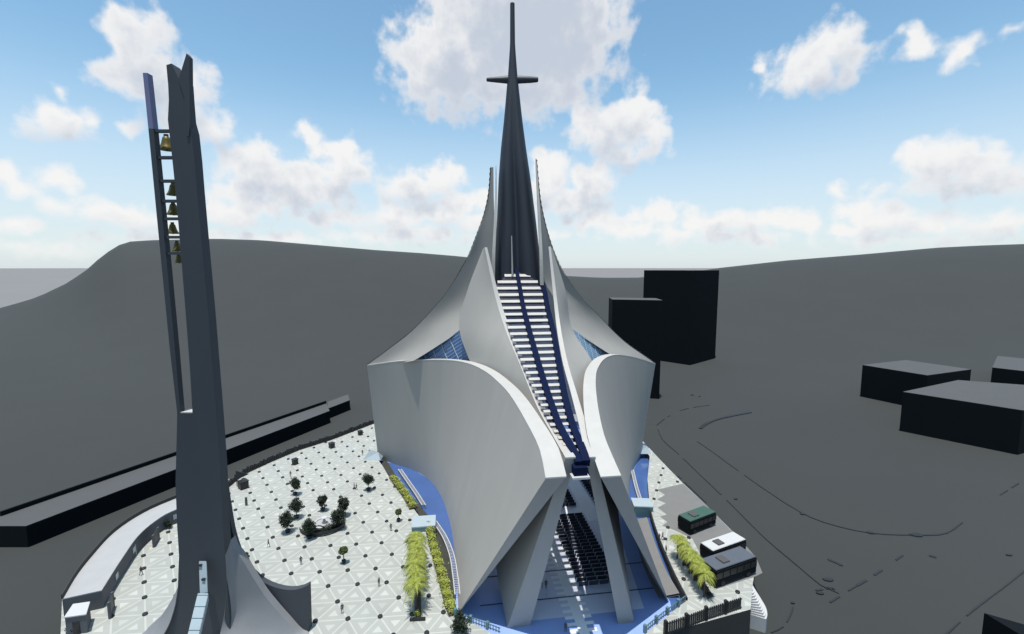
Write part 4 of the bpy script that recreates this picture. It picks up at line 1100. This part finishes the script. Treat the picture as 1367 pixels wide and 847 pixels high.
canopy(G(857,672,1.0), 4.4, 4.0, 1.2, R(-4), 'pale cyan canopy box bridging the sunken strip right of the cathedral')
def tent(p, s, label):
    t = thing('glass_canopy', label, 'canopy', (p.x, p.y, 0), 'angular glass canopies at the rear corners')
    mb = MB(); mb.add([(-s, -s*.6, 0), (s, -s*.6, 0), (s, s*.6, 0), (-s, s*.6, 0), (-.3 * s, 0, 2.6), (.6 * s, 0, 1.9)], [(0,1,5,4),(1,2,5),(2,3,4,5),(3,0,4),(3,2,1,0)])
    o = build('roof', mb, M['canopy']); o.parent = t
tent(G(498, 612), 2.6, 'angular pale glass canopy at the left rear corner of the cathedral')
tent(G(858, 604), 2.2, 'angular pale glass canopy at the right rear corner of the cathedral')

# ------------------------------------------------------------ coaches
def coach(uv1, uv2, w, h, roofm, bodym, label, over=0):
    a, b = G(*uv1), G(*uv2); d = (b - a); L = d.length; rz = math.atan2(d.y, d.x); n = V((-d.y, d.x, 0)).normalized()
    c = (a + b) / 2 + n * w / 2
    t = thing('coach', label, 'coach', (c.x, c.y, 0), 'coaches parked in the grey bay', rz)
    mb = MB(); mb.box((0, 0, .35 + (h - .35) / 2), (L, w, h - .35)); o = build('body', mb, M[bodym], bevel=.18); o.parent = t
    mb = MB(); mb.box((0, 0, h + .06), (L * .97, w * .92, .18)); o = build('roof', mb, M[roofm], bevel=.06); o.parent = t
    mb = MB(); mb.box((-L * .15, 0, h + .25), (1.6, w * .5, .22)); o2 = build('roof_hatch', mb, M[bodym if bodym != 'black' else 'roofgrey'], bevel=.04); o2.parent = o
    for sy in (-1, 1):
        for k in range(6):
            mb = MB(); mb.box((-L / 2 + L * (k + .5) / 6, sy * (w / 2 + .012), h * .66), (L / 6 * .86, .03, h * .32)); o = build('window', mb, M['dark']); o.parent = t
    mb = MB(); mb.box((L / 2 + .012, 0, h * .62), (.03, w * .84, h * .42)); o = build('windscreen', mb, M['dark']); o.parent = t
    for sy in (-1, 1):
        mb = MB(); mb.box((L / 2 + .02, sy * w * .36, .75), (.05, .32, .2)); o = build('headlight', mb, M['white']); o.parent = t
        for sx in (-.32, .30):
            wb = MB(); wb.lathe([(.2, -.14), (.46, -.13), (.5, 0), (.46, .13), (.2, .14)], n=18)
            wb.v = [V((v.x + sx * L, v.z + sy * (w / 2 - .12), v.y + .5)) for v in wb.v]; wh = build('wheel', wb, M['rubber'], smooth=40); wh.parent = t
coach((921,716), (956,702), 3.4, 3.0, 'greenroof', 'black', 'parked coach with a dark green roof')
coach((951,756), (996,739), 3.2, 2.8, 'white', 'black', 'parked coach with a white roof in the middle of the bay')
coach((955,787), (1010,767), 3.8, 3.3, 'greybus', 'black', 'nearest parked coach with a dark grey roof')

# ------------------------------------------------------------ people
def person_mesh(pose, cm):
    me = bpy.data.meshes.new('skel'); st = .22 if pose else .03; ar = .18 if pose else .06
    J = {'pel': (0,0,.95),'sp': (0,0,1.2),'ch': (0,0,1.42),'nk': (0,.0,1.52),'hd': (0,-.01,1.63),'ht': (0,0,1.74),
         'lh': (.10,0,.9),'lk': (.11,-st*.7,.5),'la': (.12,-st*1.1,.08),'lf': (.12,-st*1.1-.16,.04),
         'rh': (-.10,0,.9),'rk': (-.11,st*.3,.5),'ra': (-.12,st*1.2,.1),'rf': (-.12,st*1.2-.15,.05),
         'ls': (.19,0,1.42),'le': (.25,ar*.5,1.14),'lw': (.26,-.04+ar,.88),'lm': (.26,-.07+ar,.80),
         'rs': (-.19,0,1.42),'re': (-.25,-ar*.5,1.14),'rw': (-.26,-.04-ar,.88),'rm': (-.26,-.07-ar,.80)}
    rad = dict(pel=.15,sp=.13,ch=.15,nk=.055,hd=.10,ht=.07,lh=.095,lk=.06,la=.04,lf=.035,rh=.095,rk=.06,ra=.04,rf=.035,ls=.065,le=.042,lw=.03,lm=.035,rs=.065,re=.042,rw=.03,rm=.035)
    ks = list(J); ed = [('pel','sp'),('sp','ch'),('ch','nk'),('nk','hd'),('hd','ht'),('pel','lh'),('lh','lk'),('lk','la'),('la','lf'),('pel','rh'),('rh','rk'),('rk','ra'),('ra','rf'),('ch','ls'),('ls','le'),('le','lw'),('lw','lm'),('ch','rs'),('rs','re'),('re','rw'),('rw','rm')]
    me.from_pydata([J[k] for k in ks], [(ks.index(a), ks.index(b)) for a, b in ed], [])
    o = bpy.data.objects.new('skel', me); COL.objects.link(o)
    md = o.modifiers.new('s', 'SKIN'); o.modifiers.new('ss', 'SUBSURF').levels = 1
    for i, k in enumerate(ks):
        sv = me.skin_vertices[0].data[i]; sv.radius = (rad[k], rad[k] * (.7 if k in ('pel', 'sp', 'ch') else 1)); sv.use_root = (k == 'pel')
    dg = bpy.context.evaluated_depsgraph_get(); m2 = bpy.data.meshes.new_from_object(o.evaluated_get(dg))
    bpy.data.objects.remove(o); m2.materials.clear()
    for x in ('skin', 'hair') + cm: m2.materials.append(M[x])
    for p in m2.polygons:
        z = p.center.z; x = abs(p.center.x)
        p.material_index = (1 if (z > 1.68 or (z > 1.56 and p.center.y > .03)) else 0) if z > 1.50 else (0 if (x > .2 and z < .9) else (2 if z > .93 else 3))
        if z < .07: p.material_index = 1
        p.use_smooth = True
    m2.name = 'person'; return m2
pm = [person_mesh(0, ('cloth1', 'cloth1')), person_mesh(1, ('cloth2', 'cloth1')), person_mesh(1, ('cloth3', 'cloth1')), person_mesh(0, ('cloth2', 'cloth2'))]
ppl = [(457,819,0,'person in black walking on the plaza beside the bell tower wing',0,30),
       (506,783,0,'person in grey standing on open paving left of the palms',3,60),
       (402,754,0,'person in black standing between the tower and the small olive tree',0,200),
       (358.5,730.5,0,'person in brown striding right of the bell tower',2,90),
       (388,637,0,'person in grey standing at the back left of the plaza',3,0),
       (473,653,0,'left person of the pair on the back of the plaza',0,100),
       (476,654,0,'right person of the pair on the back of the plaza, in brown',2,-60),
       (522,709,0,'person in black standing left of the pale canopy box',0,10),
       (188.5,768,0,'person in black walking in front of the annex',2,80),
       (484,608,0,'person in black in the shaded back corner of the plaza',0,0),
       (729,786,FZ,'person in black on the blue floor beside the left inner leg',0,0),
       (723.5,785,FZ,'person in grey beside the left inner leg',3,90),
       (755,844,FZ,'person in black on the aisle at the front of the cathedral',0,180),
       (880,723,0,'person in black on the right terrace near the palms',0,40),
       (884.5,721,0,'person in grey on the right terrace near the palms',1,220),
       (889,739,0,'person in black alone on the right terrace below the pair',0,90)]
for k, (u, v, z, lb, mi, rz) in enumerate(ppl):
    o = bpy.data.objects.new('person', pm[mi]); COL.objects.link(o); o.location = G(u, v, z); o.rotation_euler = (0, 0, R(rz)); tag(o, lb, 'person', 'people around the cathedral')

# ------------------------------------------------------------ surrounding buildings
def blockp(name, foot, h, label, roof='roofgrey', wall='black', parapet=0, z0=GZ):
    c = sum((V((p[0], p[1], 0)) for p in foot), V()) / len(foot); t = thing(name, label, 'building', (c.x, c.y, z0))
    mb = MB(); mb.prism([(p[0], p[1]) for p in foot], z0 - .3, z0 + h); part('wall', mb, M[wall], t)
    mb = MB(); mb.prism([tuple((V((p[0], p[1], 0)) - c) * .998 + c)[:2] for p in foot], z0 + h + .003, z0 + h + .12); part('roof', mb, M[roof], t)
    return t
gz = lambda u, v: G(u, v, GZ)
def hof(p, v):   # height so that the top over ground point p shows at row v
    x, y, w = ray(0, v); return CH + w * p.y / y - GZ
# tall pair
a = gz(921,488); b = gz(954.5,481); c_ = gz(883,483.5); d = c_ - a; c2 = a + d * 1.75; back = b - a
blockp('tower_block', [a, b, b + (c2 - a), c2], hof(a, 361.5), 'tallest black windowless block behind the cathedral on the right')
a = gz(880,533); b = P(883, 401.4, a.y); hh = hof(a, 401.4); L_ = V((-22, 5.5, 0)); bk = V((4, 14, 0))
blockp('tower_block', [a, a + V((1.2, 14, 0)), a + L_ + V((1.2, 14, 0)), a + L_], hh, 'lower black windowless block half hidden by the right wing')
# right hand blocks
a = gz(1200.5,575.4); b = gz(1358.4,607.7); h = hof(a, 523.6); bl_ = G(1279,508,GZ + h); a_t = V((a.x, a.y, 0)); dd = V((bl_.x - a.x, bl_.y - a.y, 0))
blockp('warehouse', [a, b, b + V((30, 12, 0)), b + V((30, 12, 0)) + dd * .7, a + dd], h, 'wide low black block with a grey roof on the right')
a = gz(1148,529.5); k = gz(1238,546); h = hof(a, 487.7); e = G(1296.6,493.6,GZ + h)
k = G(1238,501.6,GZ + h); k.z = GZ
e.z = GZ
blockp('warehouse', [a, k, e, a + (e - k)], h, 'black block behind the wide warehouse on the right')
a = gz(1322,514.5); h = hof(a, 491); b = gz(1400,525); bb = V((36, 32, 0))
blockp('warehouse', [a, b, b + bb, a + bb], h, 'far black block at the right edge of the photo')
a = G(1313.7,819.4,2); a.z = GZ; b = G(1430,853,2); b.z = GZ; bb = V((-2, 14, 0))
mbf = [a + V((0,0,0)), b, b + V((10,-14,0)), a + V((3,-16,0))]
blockp('warehouse', [a, b, b + V((10,-16,0)), a + V((4,-18,0))], 8, 'black block cut off by the bottom right corner', 'black')
# long slabs on the left
p0 = gz(-60,731); p1 = gz(38,731); p2 = gz(239.6,646); p3 = gz(303,617); p4 = gz(440.8,565)
hs_ = hof(p2, 624); dn = (p4 - p1).normalized(); nn = V((-dn.y, dn.x, 0))
rear0 = G(0,684.5,GZ + hs_ + 1.0); rear1 = G(435,536,GZ + hs_ + 1.0); rear0.z = rear1.z = GZ
lw = thing('long_hall', 'very long low black hall with a grey roof left of the plaza', 'building', p2)
mb = MB(); foot = [p0, p1, p4, rear1, rear0, rear0 + (p0 - p1) * .6]
mb.prism([(p.x, p.y) for p in foot], GZ - .3, GZ + hs_); part('wall', mb, M['black'], lw)
mb = MB(); mb.prism([(p.x, p.y) for p in foot], GZ + hs_ + .003, GZ + hs_ + .1); part('roof', mb, M['roofgrey'], lw)
mb = MB(); mb.slab(rear0, rear1, 1.1, .5, GZ + hs_ + .1); part('parapet', mb, M['black'], lw)
a = gz(467.5,547.6); b = gz(440,559); h = hof(a, 534.7); n2 = V((-4, 9, 0))
blockp('hall_annex', [b + (b - a) * .1, a, a + n2, b + n2], h, 'small black block at the far end of the long hall')
# ------------------------------------------------------------ kerbs of the unbuilt roads
def kerb(uvs, w, label, dash=0, h=.16):
    pts = [gz(*q) for q in uvs]; n = max(8, int(sum((b - a).length for a, b in zip(pts, pts[1:])) / 3)); c = curve(pts, n); mb = MB(); rng = random.Random(n)
    for i in range(n):
        if dash and rng.random() < dash: continue
        w_ = w * rng.uniform(.7, 1.4); mb.slab(c[i], c[i + 1], h, w_, GZ)
    top('kerb', mb, M['dark'], label, None, None, 'structure')
kerb([(877,570),(885,588),(905,606),(930,630),(975,673),(1020,718),(1060,752),(1100,785),(1120,793)], .22, 'thin dark kerb running straight from behind the cathedral', .08)
kerb([(925,586),(950,603),(980,625),(1030,660),(1070,685),(1100,698),(1160,712),(1230,715),(1262,713),(1285,698)], .3, 'thin dark kerb curving across the bare ground', .03)
kerb([(877,568),(890,558),(910,548),(935,543),(962,540)], .3, 'faint dark kerb at the near loop of the road', .35)
kerb([(935,573),(942,567),(965,558.5),(1002,551)], 1.1, 'thick dark kerb arc on the bare ground', 0, .3)
kerb([(1108,805),(1135,788),(1165,770),(1205,742)], .35, 'broken dark kerb line at the road corner', .4)
kerb([(1085,790),(1112,786),(1118,792)], .5, 'short dark kerb fragment at the road corner', .3)
kerb([(1105,747),(1125,756)], .6, 'short dark kerb stub above the road corner', 0)
kerb([(1262,849),(1300,815),(1340,785),(1369,762)], .22, 'thin dark kerb in the bottom right corner', .1)
kerb([(1020,849),(1045,838),(1056,820),(1060,805)], .25, 'dark kerb fragment near the plaza steps', .3)
kerb([(1330,665),(1369,640)], .25, 'faint dashed kerb at the right edge', .5)
kerb([(905,636),(925,655),(943,672)], .3, 'dark kerb beside the right plaza edge', .15)
kerb([(1240,742),(1250,745)], .7, 'small dark kerb piece on the open ground', 0)
for k, (u, v, w_) in enumerate([(924,528,.9),(934,530,.6),(1347,742,.7),(1058,806,.5),(1107,775,1.2),(982,667,.6),(1071,687,.7),(1162,712,1.2),(1224,715,1.6),(1095,793,.8)]):
    p = gz(u, v); mb = MB(); rng = random.Random(k); n_ = 7
    mb.prism([(p.x + w_ * rng.uniform(.6, 1.1) * math.cos(6.283 * i / n_), p.y + .6 * w_ * rng.uniform(.6, 1.1) * math.sin(6.283 * i / n_)) for i in range(n_)], GZ, GZ + .25)
    top('rubble', mb, M['dark'], None, None, None, 'structure')
